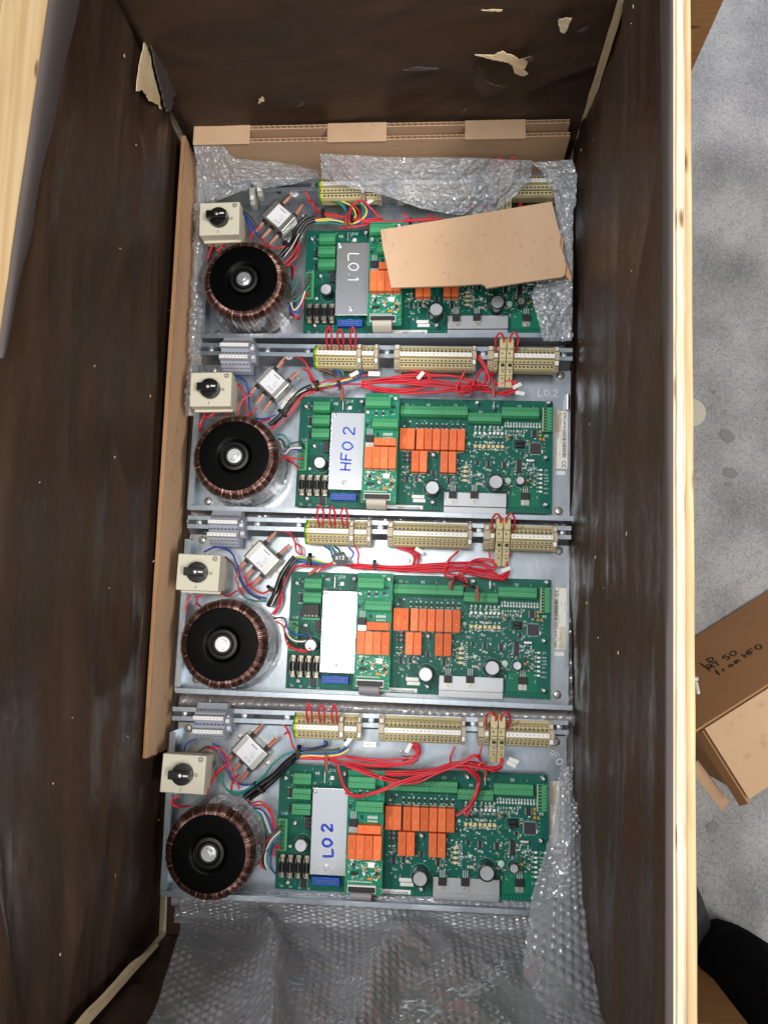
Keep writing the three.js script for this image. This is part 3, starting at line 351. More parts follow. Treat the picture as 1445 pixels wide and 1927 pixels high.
const WIRES={
2:[['r',1.2,26,-15,-52,-4,-50,6,-42,14,-27,19,-18,25,-14],
 ['r',1.2,26,2,-36,8,-33,14,-21,18,-16,25,-13],
 ['k',2.6,30,-38,42,-23,28,-11,10,3,-5,15,-12],
 ['k',2.6,28,-34,40,-19,26,-8,9,4,-4,17,-10],
 ['w',0.7,33,-10,12,-2,1,9,-6],
 ['r',1.2,26,-37,46,-27,35,-11,18,1,1,15,-7,25,-10,43,-14],
 ['r',1.2,24,-35,47,-23,36,-10,21,4,0,18,-6,29,-9],
 ['b',1.2,30,-89,-25,-76,-19,-68,-2,-66,16,-60,31,-46,34,-30,28],
 ['r',1.2,30,-89,-17,-77,-6,-71,13,-68,27,-55,37,-37,34],
 ['r',1.2,34,-62,1,-73,10,-78,21,-79,31],
 ['r',1.2,34,-53,21,-61,28,-66,33],
 ['g',1.2,30,-67,15,-65,26,-57,34],
 ['r',1.2,45,-120,30,-123,40,-126,47,-123,57],
 ['r',1.2,45,-104,29,-114,36,-122,38,-125,51],
 ['r',1.2,45,-91,30,-93,36],
 ['t',1.1,30,-27,55,-17,56,-10,66,-11,75],
 ['d',1.1,36,-26,61,-18,64,-13,73,-7,68,6,65,11,74],
 ['w',1.1,34,-25,62,-20,66,-15,80,-7,74,7,72],
 ['b',1.1,33,-23,65,-16,78,-5,74,8,76],
 ['r',1.1,32,-21,80,-10,85,10,86],
 ['r',1.1,32,-20,81,-8,88,5,100],
 ['k',1.1,30,-19,83,-7,90,4,97],
 ['r',1.2,32,26,-15,38,-19,56,-21,74,-25,94,-28],
 ['y',1.2,32,17,-10,30,-11,44,-14,58,-19,70,-24,74,-32],
 ['g',1.2,31,19,-9,37,-11,56,-17,76,-25,77,-32],
 ['b',1.2,31,30,-10,56,-15,74,-21,82,-27,78,-34],
 ['b',1.2,31,43,-35,48,-32,52,-26],
 ['t',1.2,31,48,-35,55,-31,57,-26],
 ['r',1.2,30,26,-8,44,-10,62,-15,81,-15,95,-13],
 ['e',2.4,30,25,-34,34,-32,43,-28],
 ['r',1.3,34,81,-18,111,-22,141,-26,181,-27,205,-26,225,-19,243,-15],
 ['r',1.3,34,81,-15,121,-19,152,-20,178,-17,202,-15,229,-14,247,-10],
 ['r',1.3,33,81,-12,102,-9,132,-6,158,-10,170,-18,167,-27,155,-33,141,-35],
 ['r',1.3,34,81,-11,112,-4,142,-3,172,-4,202,-8,226,-12,241,-11,251,-6,269,-4,281,-11,279,-20,267,-23],
 ['r',1.3,44,199,-46,208,-53,218,-57,228,-51,238,-39,246,-22,244,-12,233,-13,221,-10],
 ['r',1.3,40,222,-4,227,-17,233,-29,239,-38,243,-34,241,-19,229,-10,210,-4,206,-10,211,-23,215,-32],
 ['r',1.3,34,251,-35,250,-27,257,-19,273,-22,281,-14],
 ['r',1.3,33,81,-16,121,-17,166,-14,202,-11,222,-11,261,-6,278,-12]],
3:[['r',1.2,26,-12,-50,-3,-48,3,-39,7,-24,12,-21],
 ['r',1.2,26,5,-35,11,-32,14,-21],
 ['k',2.8,31,-26,46,-18,30,-12,9,-3,-8,5,-18],
 ['k',2.6,29,-23,46,-14,30,-8,9,0,-7,7,-16],
 ['w',0.7,34,-21,46,-15,30],
 ['r',1.2,27,-22,57,-14,46,-11,30,-8,17,0,-1,17,-8,28,-9],
 ['r',1.2,25,-19,57,-12,46,-9,30],
 ['b',1.2,36,-111,-20,-99,-26,-87,-26,-75,-19,-67,-3,-59,16,-43,33,-27,36],
 ['e',1.2,33,-85,-15,-73,-5,-65,11,-51,30,-35,38],
 ['r',1.2,33,-60,2,-68,9,-66,21,-57,33],
 ['r',1.2,34,-58,9,-50,21,-33,30,-23,25],
 ['t',1.2,32,-66,15,-64,27,-55,36,-42,40,-28,39],
 ['r',1.2,30,-88,31,-79,35,-67,28,-47,17],
 ['r',1.2,45,-122,35,-125,43,-127,52,-123,60],
 ['r',1.2,45,-106,35,-113,38,-114,45,-108,50],
 ['e',1.1,36,-17,61,-4,60,0,65,-2,75,6,85,20,87,31,83,28,76,16,71,10,66],
 ['w',1.1,38,-14,63,-4,65,1,79,10,87,24,88,33,84],
 ['b',1.1,36,-1,63,2,73,9,80,22,80,31,85],
 ['k',1.1,38,-1,79,5,89,17,94,31,92],
 ['r',1.1,38,-14,64,-4,70,1,89,12,97,25,99,33,96],
 ['r',1.1,37,1,91,9,97,23,101,35,98],
 ['k',1.1,39,1,82,7,92,21,96,33,96],
 ['r',1.2,33,18,-7,45,-7,63,-10,81,-7,98,-5],
 ['y',1.2,33,6,-18,27,-16,45,-12,63,-11,77,-17],
 ['t',1.2,32,7,-16,27,-13,45,-10,68,-12],
 ['b',1.2,32,5,-13,27,-10,50,-9,72,-13,80,-24,74,-32],
 ['b',1.2,32,42,-33,51,-27,54,-18],
 ['t',1.2,32,48,-33,55,-27,58,-17],
 ['k',1.2,32,56,-33,62,-27,61,-18],
 ['r',1.2,38,36,2,48,-7,58,-16],
 ['r',1.2,33,82,-35,87,-23,87,-12,98,-9],
 ['r',1.2,30,5,-6,27,-7,47,-10,72,-9,97,-11],
 ['r',1.3,34,78,-10,98,-10,138,-8,177,-12,217,-15,243,-14,257,-9,259,-16,244,-20,229,-16,215,-1,206,7,204,17],
 ['r',1.3,33,78,-6,108,-6,148,-4,187,-7,227,-7,257,-3,268,3,276,-5,273,-19,279,-31],
 ['r',1.3,33,78,-7,118,-9,158,-11,197,-13,229,-4,257,1,272,0],
 ['r',1.3,30,134,-34,151,-29,157,-22,155,-11],
 ['r',1.3,30,143,-32,157,-28,163,-20,162,-12],
 ['r',1.3,36,213,-32,203,-21,198,-11,200,-3,221,2,225,12],
 ['r',1.3,36,250,-32,252,-24],
 ['k',1.2,40,207,1,217,7,229,12,235,15],
 ['r',1.3,34,98,-6,138,-5,178,-4,217,-8,247,-4,264,-1,275,-7]],
4:[['r',1.2,28,-13,-51,-3,-52,6,-48,12,-37,16,-25,20,-19],
 ['r',1.2,28,5,-37,9,-40,13,-34,17,-22],
 ['k',3.4,34,-40,39,-24,26,-5,12,9,-3,22,-14],
 ['k',3.0,30,-35,41,-19,30,-2,14,12,-2,23,-12],
 ['t',1.4,38,-25,21,-15,11,-5,-3,8,-14,22,-19],
 ['b',1.2,36,-118,-14,-115,-23,-104,-29],
 ['b',1.2,33,-84,-24,-75,-19,-68,-7,-62,9,-50,22,-36,24,-23,20],
 ['r',1.2,34,-89,-17,-80,-20,-71,-16,-63,-4,-54,14,-46,29],
 ['e',1.2,32,-101,-13,-90,-19,-77,-13,-68,2,-54,24],
 ['t',1.3,36,-67,12,-69,19,-64,28,-53,33,-38,30,-24,21],
 ['r',1.3,36,-62,-1,-74,9,-81,21,-86,37],
 ['r',1.3,33,-49,12,-56,23,-57,35],
 ['r',1.2,45,-123,39,-127,47,-119,51,-104,49],
 ['r',1.2,45,-117,38,-125,43,-125,48,-111,51],
 ['r',1.2,30,-37,45,-30,38,-21,31,-9,23],
 ['r',1.1,32,-31,46,-20,43,-9,51,-3,64,0,76],
 ['r',1.1,30,-29,49,-17,48,-7,58,-3,75],
 ['b',1.1,31,-29,52,-18,53,-10,63,-3,78],
 ['w',1.1,32,-27,52,-18,56,-12,68,-6,80],
 ['t',1.1,30,-28,54,-20,58,-14,70,-9,84],
 ['e',1.1,37,8,69,-1,78,-11,89,-14,103,-13,115,-8,120],
 ['w',1.1,36,7,76,-3,86,-9,99,-10,111,-7,120],
 ['t',1.1,35,7,80,-3,91,-7,105,-5,117,1,125],
 ['b',1.1,36,7,84,-1,94,-4,106,-1,120,3,126],
 ['r',1.1,34,-1,83,-14,93,-18,107,-14,119,-10,121],
 ['r',1.1,38,8,98,5,92,1,95,0,105],
 ['k',1.1,35,-1,91,-11,103,-12,117,-8,122],
 ['y',1.2,34,22,-12,40,-14,58,-14,76,-17,87,-23],
 ['e',1.2,33,21,-15,39,-19,63,-21,76,-23],
 ['r',1.2,33,27,-10,49,-10,67,-13,85,-14,102,-12],
 ['r',1.2,33,27,-11,49,-12,71,-10,85,-7,103,-3],
 ['r',1.2,34,29,-10,55,-10,77,-6,103,2],
 ['b',1.2,33,29,-16,49,-16,72,-18,85,-27,81,-34],
 ['b',1.2,33,27,-21,45,-23,56,-28,56,-33],
 ['t',1.2,33,27,-17,58,-19,78,-21,84,-30,79,-35],
 ['k',1.2,33,27,-19,52,-24,59,-27,59,-32],
 ['r',1.3,46,69,-12,74,-7,78,3,84,18,95,28,105,30],
 ['r',1.3,36,83,-14,114,-10,141,-9,162,-13,174,-21,172,-29,165,-33],
 ['r',1.3,36,83,-9,115,-6,145,-8,170,-15,172,-25,164,-32],
 ['r',1.3,38,84,-7,111,1,146,5,187,0,211,-8,231,-12,248,-9,264,-5,273,-12,274,-20],
 ['r',1.3,50,85,-6,116,4,147,11,171,10,195,-1,215,-9,227,-12,259,-9,270,-12],
 ['r',1.3,52,86,25,99,28,123,24,151,12,183,1,211,-8,227,-16,241,-23,247,-17,241,-7],
 ['r',1.3,32,216,-31,211,-18,212,-8],
 ['r',1.3,34,249,-35,246,-20,248,-12],
 ['r',1.3,44,227,-9,239,-1,245,8,242,22,232,38,219,48],
 ['r',1.3,42,215,-8,231,-5,244,5,246,12,240,30,231,48],
 ['r',1.3,37,83,-6,113,3,150,3,191,-2,215,-9,240,-11,260,-5,272,-9]],
1:[['r',1.2,28,-12,-53,-3,-51,5,-40,13,-28,20,-21],
 ['r',1.2,28,1,-39,7,-36,13,-26,21,-20],
 ['k',2.6,33,-33,42,-20,28,-13,12,-2,-4,13,-12],
 ['k',2.4,31,-28,43,-15,29,-8,11,1,-3,14,-10],
 ['k',2.4,29,-32,38,-19,20,-12,0,2,-16],
 ['w',0.7,36,-26,45,-16,31,-7,12],
 ['r',1.2,28,-28,51,-17,40,-10,20,-9,2,6,-10,21,-16],
 ['r',1.2,27,-26,53,-11,39,-8,21],
 ['b',1.2,34,-86,-19,-75,-8,-68,6,-62,16],
 ['b',1.2,32,-85,-18,-77,-3,-71,7],
 ['e',1.2,33,-85,-23,-73,-13,-67,-1],
 ['r',1.2,34,-61,0,-70,8,-75,19],
 ['r',1.2,30,-63,12,-51,26,-36,30,-24,26],
 ['r',1.2,45,-118,27,-124,39,-127,51],
 ['r',1.2,45,-104,27,-110,35,-117,40],
 ['k',1.1,34,-26,58,-17,56,-15,68,-16,80],
 ['r',1.1,34,-25,56,-15,56,-12,74],
 ['t',1.1,34,-12,68,-10,84,-18,103,-9,105,9,84],
 ['e',1.1,36,9,71,2,89,-13,104],
 ['b',1.1,35,-17,107,-14,121,-5,123,0,108],
 ['w',1.1,36,-15,108,-10,120,-3,112,4,94],
 ['r',1.1,35,-14,119,-8,131,-1,125,2,104,7,94],
 ['k',1.1,33,-16,113,-13,126,-3,130,1,118],
 ['g',1.2,33,27,-37,42,-33,52,-25,56,-17],
 ['t',1.2,33,31,-37,48,-31,55,-19],
 ['b',1.2,33,37,-37,52,-29,58,-17],
 ['y',1.2,33,44,-37,62,-27,68,-15,55,-5,30,-11,13,-8],
 ['k',1.2,33,50,-37,65,-27,71,-15],
 ['b',1.2,34,77,-32,86,-24,87,-14,75,-4,49,-5,28,-7,13,-4],
 ['y',1.2,34,75,-32,83,-20,79,-10,64,-2,40,-7,15,-6],
 ['t',1.2,32,73,-33,79,-19,75,-9,55,-2,30,-5,13,-3],
 ['r',1.2,32,63,-33,73,-19,71,-11],
 ['r',1.2,34,22,-18,39,-15,68,-10,105,-8],
 ['r',1.2,33,22,-16,45,-13,77,-7,105,-4],
 ['r',1.3,36,46,4,59,5,78,1,105,-5],
 ['r',1.3,46,61,4,61,-12,67,-26,78,-28,87,-21,102,-4],
 ['r',1.3,40,77,-1,98,0,141,-2,167,-2,184,-5],
 ['r',1.3,42,132,-13,137,-6,146,-1],
 ['r',1.3,38,169,-13,171,-3],
 ['r',1.3,40,213,-11,223,-22,237,-23,248,-15],
 ['r',1.3,38,76,-5,120,-2,167,-6,189,-3],
 ['r',1.3,36,286,-29,286,-21],
 ['r',1.3,36,288,-29,288,-21]]};
// ------------------------------------------------------------------ print on boards and labels
const DW = 1980, DH = 886, PX = 6;
const up180 = (c, t, x, y, s, col = '#e8efe6') => { c.save(); c.translate(x * PX, y * PX); c.rotate(Math.PI); c.fillStyle = col; c.font = `${s * PX}px sans-serif`; c.textAlign = 'center'; c.textBaseline = 'middle'; c.fillText(t, 0, 0); c.restore(); };
function boardPrint(c, W, H, base, light, seed, busy) {
  const R = rng(seed); c.fillStyle = base; c.fillRect(0, 0, W, H); c.strokeStyle = light; c.lineWidth = 2;
  for (let i = 0; i < busy; i++) { let x = R() * W, y = R() * H; c.globalAlpha = 0.25 + 0.3 * R(); c.lineWidth = 1.5 + R() * 2.5; c.beginPath(); c.moveTo(x, y); for (let k = 0; k < 4; k++) { const l = (R() - 0.5) * 160; if (R() < 0.45) x += l; else if (R() < 0.6) y += l; else { x += l * 0.4; y += l * 0.4; } c.lineTo(x, y); } c.stroke(); }
  c.globalAlpha = 0.5; c.fillStyle = light; for (let i = 0; i < busy * 1.1; i++) { c.beginPath(); c.arc(R() * W, R() * H, 2.5 + R() * 3.5, 0, 7); c.fill(); } c.globalAlpha = 1;
}
const mainTex = canvasTex(DW, DH, (c, W, H) => {
  boardPrint(c, W, H, '#085a4c', '#128069', 5, 620);
  const R = rng(9); c.fillStyle = '#0f7a55'; c.globalAlpha = 0.6; c.fillRect(277 * PX, 116 * PX, 37 * PX, 24 * PX); c.globalAlpha = 1;
  c.globalAlpha = 0.3; c.fillStyle = '#0a4a3a'; c.fillRect(222 * PX, 66 * PX, 60 * PX, 3 * PX); c.globalAlpha = 1;
  for (const [t, x, y, s] of [['X1', 44, 21, 4.2], ['X11', 8, 58.5, 4.6], ['X12', 66, 4.8, 4.8], ['X9', 141, 8, 4.6], ['1 2', 149, 8.5, 3], ['X8', 169, 8, 4.8], ['X7', 204, 8, 4.8], ['X6', 237, 16, 4.6], ['X13', 256, 7.5, 4.8], ['X5', 287, 7.5, 4.8], ['X4', 322, 46, 5], ['1', 41, 4, 3.4], ['1', 186, 8, 3.4], ['1', 217, 8, 3.4], ['1', 260, 16, 3.4], ['1', 305, 7.5, 3.4], ['F4', 8, 144, 3.6], ['F3', 19, 144.5, 3.6], ['F2', 30, 145, 3.6], ['F1', 41, 145.5, 3.6], ['OPEN', 13.5, 27, 2.4], ['LO', 13.5, 32, 2.4], ['TERM', 13.5, 40, 2.4], ['TXD', 322.5, 91, 2.8], ['RXD', 322.5, 97.1, 2.8], ['BUS', 322.5, 101.3, 2.8], ['BATT', 322.5, 105.2, 2.8], ['+5V', 322, 109.5, 2.8], ['+15VA', 322.5, 115, 2.6], ['-15VA', 322.5, 120.8, 2.6], ['RUN', 146, 118.6, 2.8]]) up180(c, t, x, y, s);
  c.strokeStyle = '#cfe0d4'; c.fillStyle = '#cfe0d4'; c.lineWidth = 1.4;
  for (const [x, y, r] of [[32.4, 91.7, 10], [177, 121.5, 11.5], [256.5, 111.5, 11.5], [288, 107.8, 7]]) { c.beginPath(); c.arc(x * PX, y * PX, r * PX, 0, 7); c.stroke(); }
  c.strokeRect(279 * PX, 52 * PX, 17 * PX, 12.5 * PX); c.strokeRect(56 * PX, 3 * PX, 4 * PX, 17 * PX);
  for (let i = 0; i < 230; i++) { const x = (140 + R() * 180) * PX, y = (28 + R() * 100) * PX; c.fillRect(x, y, 3 + R() * 9, 3 + R() * 4); }
  for (let i = 0; i < 60; i++) { const x = (2 + R() * 85) * PX, y = (4 + R() * 138) * PX; c.fillRect(x, y, 3 + R() * 6, 3); }
  for (let x = 118; x < 326; x += 4.2) for (const y of [143.5, 146]) { c.beginPath(); c.arc(x * PX, y * PX, 3.6, 0, 7); c.fillStyle = '#3fae80'; c.fill(); }
  up180(c, '96000574 E', 231, 144.8, 2.4, '#9fd0b4');
});
const relayTex = canvasTex(528, 1716, (c, W, H) => { c.save(); c.scale(2, 2); boardPrint(c, W / 2, H / 2, '#0b7a5c', '#1f9c7a', 17, 130); c.restore(); const s = PX; c.fillStyle = '#d5ebdd'; const R = rng(3); for (let i = 0; i < 90; i++) c.fillRect(R() * W, (100 + R() * 40) * 12, 6 + R() * 10, 6); for (let i = 0; i < 40; i++) c.fillRect((2 + R() * 40) * 12, (22 + R() * 38) * 12, 6 + R() * 12, 5); c.save(); c.scale(2, 2); up180(c, 'X10', 33, 3, 2.6); up180(c, 'X14', 37, 27, 2.6); c.restore(); });
const barcode = (c, x, y, w, h, seed, vertical) => { const R = rng(seed); c.fillStyle = '#16161a'; let p = 0; while (p < (vertical ? h : w)) { const a = 2 + Math.floor(R() * 3) * 2, b = 2 + Math.floor(R() * 3) * 2; vertical ? c.fillRect(x, y + p, w, a) : c.fillRect(x + p, y, a, h); p += a + b; } };
const idTex = canvasTex(896, 200, (c, W, H) => {   // reads along x
  c.fillStyle = '#e9e6dc'; c.fillRect(0, 0, W, H); c.fillStyle = '#cfc8b2'; c.fillRect(0, 100, 330, 100); c.fillStyle = '#1c1c1e'; c.font = 'bold 56px sans-serif'; c.fillText('Alfa Laval', 22, 62);
  c.font = '19px sans-serif'; [['Type:', 'EPC 50'], ['Art. No.:', '31830 6040'], ['Ser. No.:', '']].forEach(([a, b], i) => { c.fillText(a, 24, 96 + i * 27); c.fillText(b, 120, 96 + i * 27); }); c.fillText('Date:', 24, 184);
  barcode(c, 300, 20, 420, 58, 4); c.font = '17px sans-serif'; c.fillText('SN: 00 050 2006', 380, 104); c.fillText('MP 24 V', 640, 128); c.fillText('Made in Sweden', 560, 184); c.font = 'bold 74px sans-serif'; c.lineWidth = 9; c.strokeStyle = '#1c1c1e'; for (const x of [806, 862]) { c.beginPath(); c.arc(x, 54, 27, 0.8, 5.5); c.stroke(); } c.beginPath(); c.moveTo(838, 54); c.lineTo(858, 54); c.stroke();
});
const barTex = canvasTex(384, 40, (c, W, H) => { c.fillStyle = '#eef0ee'; c.fillRect(0, 0, W, H); c.fillStyle = '#333'; c.font = '12px sans-serif'; c.fillText('5 100 000 2', 20, 15); c.fillText('1830', 210, 13); barcode(c, 120, 20, 230, 16, 7); });
const filterTex = canvasTex(200, 240, (c, W, H) => { c.fillStyle = '#eef0f6'; c.fillRect(0, 0, W, H); c.fillStyle = '#4a4f60'; c.font = '17px sans-serif'; c.fillText('LINE FILTER', 20, 34); c.font = 'bold 19px sans-serif'; c.fillText('250V~ 6A', 20, 58); c.font = '13px sans-serif'; ['50/60Hz', '40/085/21', 'L  = 0.8mH', 'Cx = 0.1uF'].forEach((t, i) => c.fillText(t, 20, 92 + i * 22)); c.fillStyle = '#222'; for (const x of [60, 90, 120]) c.fillRect(x, 200, 20, 12); });
const markerTex = canvasTex(720, 32, (c, W, H) => { c.fillStyle = '#f3f2ee'; c.fillRect(0, 0, W, H); c.fillStyle = '#222'; c.font = 'bold 19px sans-serif'; c.textAlign = 'center'; for (let i = 0; i < 18; i++) { c.fillText(String(18 - i), i * 40 + 20, 23); c.fillStyle = '#b9b6ab'; c.fillRect(i * 40 - 1, 0, 2, H); c.fillStyle = '#222'; } });
const switchTex = canvasTex(256, 224, (c, W, H) => { c.fillStyle = '#d9d4c0'; c.fillRect(0, 0, W, H); c.strokeStyle = '#2a2a28'; c.fillStyle = '#2a2a28'; c.lineWidth = 4; c.beginPath(); c.arc(207, 114, 8, 0, 7); c.stroke(); c.fillRect(118, 196, 4, 18); c.lineWidth = 3; c.beginPath(); c.arc(228, 20, 14, 0, 7); c.stroke(); c.beginPath(); c.moveTo(216, 14); c.lineTo(240, 14); c.stroke(); c.font = 'bold 15px sans-serif'; c.textAlign = 'center'; c.fillText('BV', 228, 30); });
const earthTex = canvasTex(96, 96, (c) => { c.fillStyle = '#eceaf0'; c.fillRect(0, 0, 96, 96); c.strokeStyle = '#1a1a1c'; c.lineWidth = 6; c.beginPath(); c.moveTo(48, 80); c.lineTo(48, 30); c.stroke(); c.fillStyle = '#1a1a1c'; c.beginPath(); c.moveTo(20, 48); c.quadraticCurveTo(48, 4, 76, 48); c.lineTo(62, 40); c.lineTo(34, 40); c.fill(); });
const tagTex = canvasTex(96, 40, (c, W, H) => { c.fillStyle = '#f4f3ef'; c.fillRect(0, 0, W, H); c.fillStyle = '#222'; c.font = '26px sans-serif'; c.fillText('X43:2', 10, 30); });
const P = { main: phy({ map: mainTex, roughness: 0.4, specularIntensity: 0.5 }), relay: phy({ map: relayTex, roughness: 0.4, specularIntensity: 0.5 }), id: std({ map: idTex, roughness: 0.5 }), bar: std({ map: barTex, roughness: 0.5 }), filter: std({ map: filterTex, roughness: 0.5 }), marker: std({ map: markerTex, roughness: 0.6 }), sw: std({ map: switchTex, roughness: 0.42 }), earth: std({ map: earthTex, roughness: 0.5 }), tag: std({ map: tagTex, roughness: 0.6, side: THREE.DoubleSide }) };
// flat print, millimetres, lying at height y; turn = quarter turns
const flatPrint = (w, d, x, y, z, turn = 0, u0 = 0, u1 = 1) => { const g = new THREE.PlaneGeometry(w, d), uv = g.attributes.uv; for (let i = 0; i < uv.count; i++) uv.setX(i, lerp(u0, u1, uv.getX(i))); return g.rotateX(-Math.PI / 2).rotateY(turn).translate(x, y, z); };

// ------------------------------------------------------------------ the pieces of a control panel (millimetres)
const TAN = 0xcabc8e, TAND = 0x4a4028, GREEN = 0x3f9a66, GREEND = 0x1f5a3a, ORANGE = 0xf2773a, GREY = 0xb0b5c2;
const H0 = 20;    // top of the main board
// green plug-in connector: a row of clamps n wide
const plug = (x0, x1, z0, z1, n, h = 12) => once(['plug', x0, x1, z0, z1, n, h].join(), () => {
  const d = z1 - z0, L = [prism([[0, 0], [0, h * 0.72], [d * 0.1, h * 0.8], [d * 0.40, h * 0.86], [d * 0.46, h], [d * 0.84, h * 0.98], [d, h * 0.55], [d, 0]], x0, x1, GREEN, 0.25).translate(0, 0, z0)];
  const p = (x1 - x0) / n; for (let i = 0; i < n; i++) { const x = x0 + (i + 0.5) * p; const t = paint(new THREE.CylinderGeometry(1.3, 1.3, 1.0, 3), GREEND).rotateY(Math.PI).translate(x, h * 0.83, z0 + d * 0.29); L.push(t, box(0.25, 0.5, d * 0.34, x0 + i * p + 0.1, h * 0.84, z0 + d * 0.2, GREEND), cyl(1.0, 1.0, 0.3, x, h * 0.985, z0 + d * 0.63, 10, 0x348555)); }
  L.push(box(x1 - x0, 0.4, 0.5, (x0 + x1) / 2, h * 0.9, z0 + d * 0.43, GREEND)); return gmm(L);
});
const relayG = once('relay', () => gmm([rbox(9.7, 11.5, 27.6, 0.6, 0, 5.75, 0, ORANGE), cyl(0.9, 0.7, 0.35, 0.2, 11.4, 4.5, 12, 0xffb38c), box(0.35, 0.14, 12, -1.6, 11.5, -4, 0xc9531f), box(0.35, 0.14, 9, 0.2, 11.5, -5, 0xc9531f), box(0.3, 0.14, 6, 1.8, 11.5, -6, 0xc9531f), box(8, 0.5, 0.6, 0, 0.2, 14.2, 0xd8d8d0), box(8, 0.5, 0.6, 0, 0.2, -14.2, 0xd8d8d0)]));
const capG = (r, h) => once('cap' + r + h, () => {
  const body = lathe([[r * 0.9, 0], [r, 0.6], [r, 2.2], [r * 0.94, 2.8], [r, 3.6], [r, h - 0.8], [r * 0.97, h - 0.1], [r * 0.90, h], [r * 0.80, h], [r * 0.78, h - 0.3]], 36, 0, 0, 0, 0x0c0c0e);
  const stripe = paint(new THREE.CylinderGeometry(r + 0.06, r + 0.06, h - 6, 6, 1, true, 3.6, 0.62).translate(0, h / 2 + 1, 0), 0xa9c4dd);
  return gmm([body, stripe]);
});
const capTopG = (r, h) => once('capt' + r + h, () => gmm([lathe([[0, h - 0.35], [r * 0.8, h - 0.25]], 30), box(r * 1.5, 0.2, 0.4, 0, h - 0.22, 0).rotateY(0.6), box(r * 1.5, 0.2, 0.4, 0, h - 0.22, 0).rotateY(2.17)]));
const screwG = (r = 3, hgt = 10) => once('st' + r + hgt, () => gmm([cyl(r, r, hgt * 0.6, 0, 0, 0, 6), lathe([[r * 0.95, hgt * 0.6], [r * 0.98, hgt * 0.85], [r * 0.7, hgt], [r * 0.42, hgt], [r * 0.35, hgt - 0.9], [0, hgt - 1]], 18)]));
const boltG = (r, h) => once('bolt' + r + h, () => gmm([cyl(r * 1.25, r * 1.25, 0.8, 0, 0, 0, 24), lathe([[r, 0.8], [r, h * 0.7], [r * 0.75, h], [0, h * 1.02]], 24), box(r * 1.5, 0.3, 0.9, 0, h * 1.02, 0)]));
const chipG = (w, d, h, pins, col = 0x1c1d22) => once(['chip', w, d, h, pins].join(), () => { const L = [rbox(w, h, d, 0.25, 0, h / 2 + 0.2, 0, col), cyl(0.4, 0.4, 0.06, -w * 0.3, h + 0.18, d * 0.35, 8, 0x3a3b40)]; for (let i = 0; i < pins; i++) { const z = ((i + 0.5) / pins - 0.5) * d * 0.94; for (const s of [-1, 1]) L.push(box(1.1, 0.35, d / pins * 0.45, s * (w / 2 + 0.45), 0.35, z, 0xcfd2d2)); } return gmm(L); });
const qfpG = once('qfp', () => { const L = [rbox(14, 1.7, 14, 0.3, 0, 1.1, 0, 0x2b2c33), cyl(0.6, 0.6, 0.06, -5, 1.93, 5, 10, 0x44454c)]; for (let i = 0; i < 20; i++) { const p = (i - 9.5) * 0.66; for (const s of [-1, 1]) L.push(box(1.2, 0.3, 0.32, s * 7.5, 0.3, p, 0xd0d2d0), box(0.32, 0.3, 1.2, p, 0.3, s * 7.5, 0xd0d2d0)); } return gmm(L); });
const toBodyG = once('to', () => gmm([rbox(10, 4.4, 9, 0.3, 0, 2.4, 0, 0x111216), ...[-2.54, 0, 2.54].map((x) => box(0.9, 0.7, 9, x, 1.9, -8.6, 0xcfd2d2))]));
const toTabG = once('tot', () => gmm([bb(-5, 5, 0, 1.3, 4.4, 11.5, undefined), cyl(2.7, 2.7, 1.6, 0, 1.3, 8, 16), cyl(1.6, 1.2, 0.6, 0, 2.9, 8, 12)]));
const fuseBaseG = once('fb', () => gmm([rbox(8, 4, 27, 0.4, 0, 2, 0, 0x0d0d10), bb(-4, -3.3, 4, 7.5, -12, 12, 0x17171a), bb(3.3, 4, 4, 7.5, -12, 12, 0x17171a)]));
const fuseG = once('fg', () => gmm([paint(new THREE.CylinderGeometry(2.5, 2.5, 14, 14).rotateX(Math.PI / 2).translate(0, 6.6, 0), 0x24221f)]));
const fuseCapG = once('fc', () => { const L = []; for (const s of [-1, 1]) { L.push(new THREE.CylinderGeometry(2.65, 2.65, 4, 14).rotateX(Math.PI / 2).translate(0, 6.6, s * 8.4), bb(-3, -2.4, 4, 10, s * 8 - 2.6, s * 8 + 2.6), bb(2.4, 3, 4, 10, s * 8 - 2.6, s * 8 + 2.6), bb(-2.6, 2.6, 3.9, 4.6, s * 12 - 1.5, s * 12 + 1.5)); } return gmm(L); });
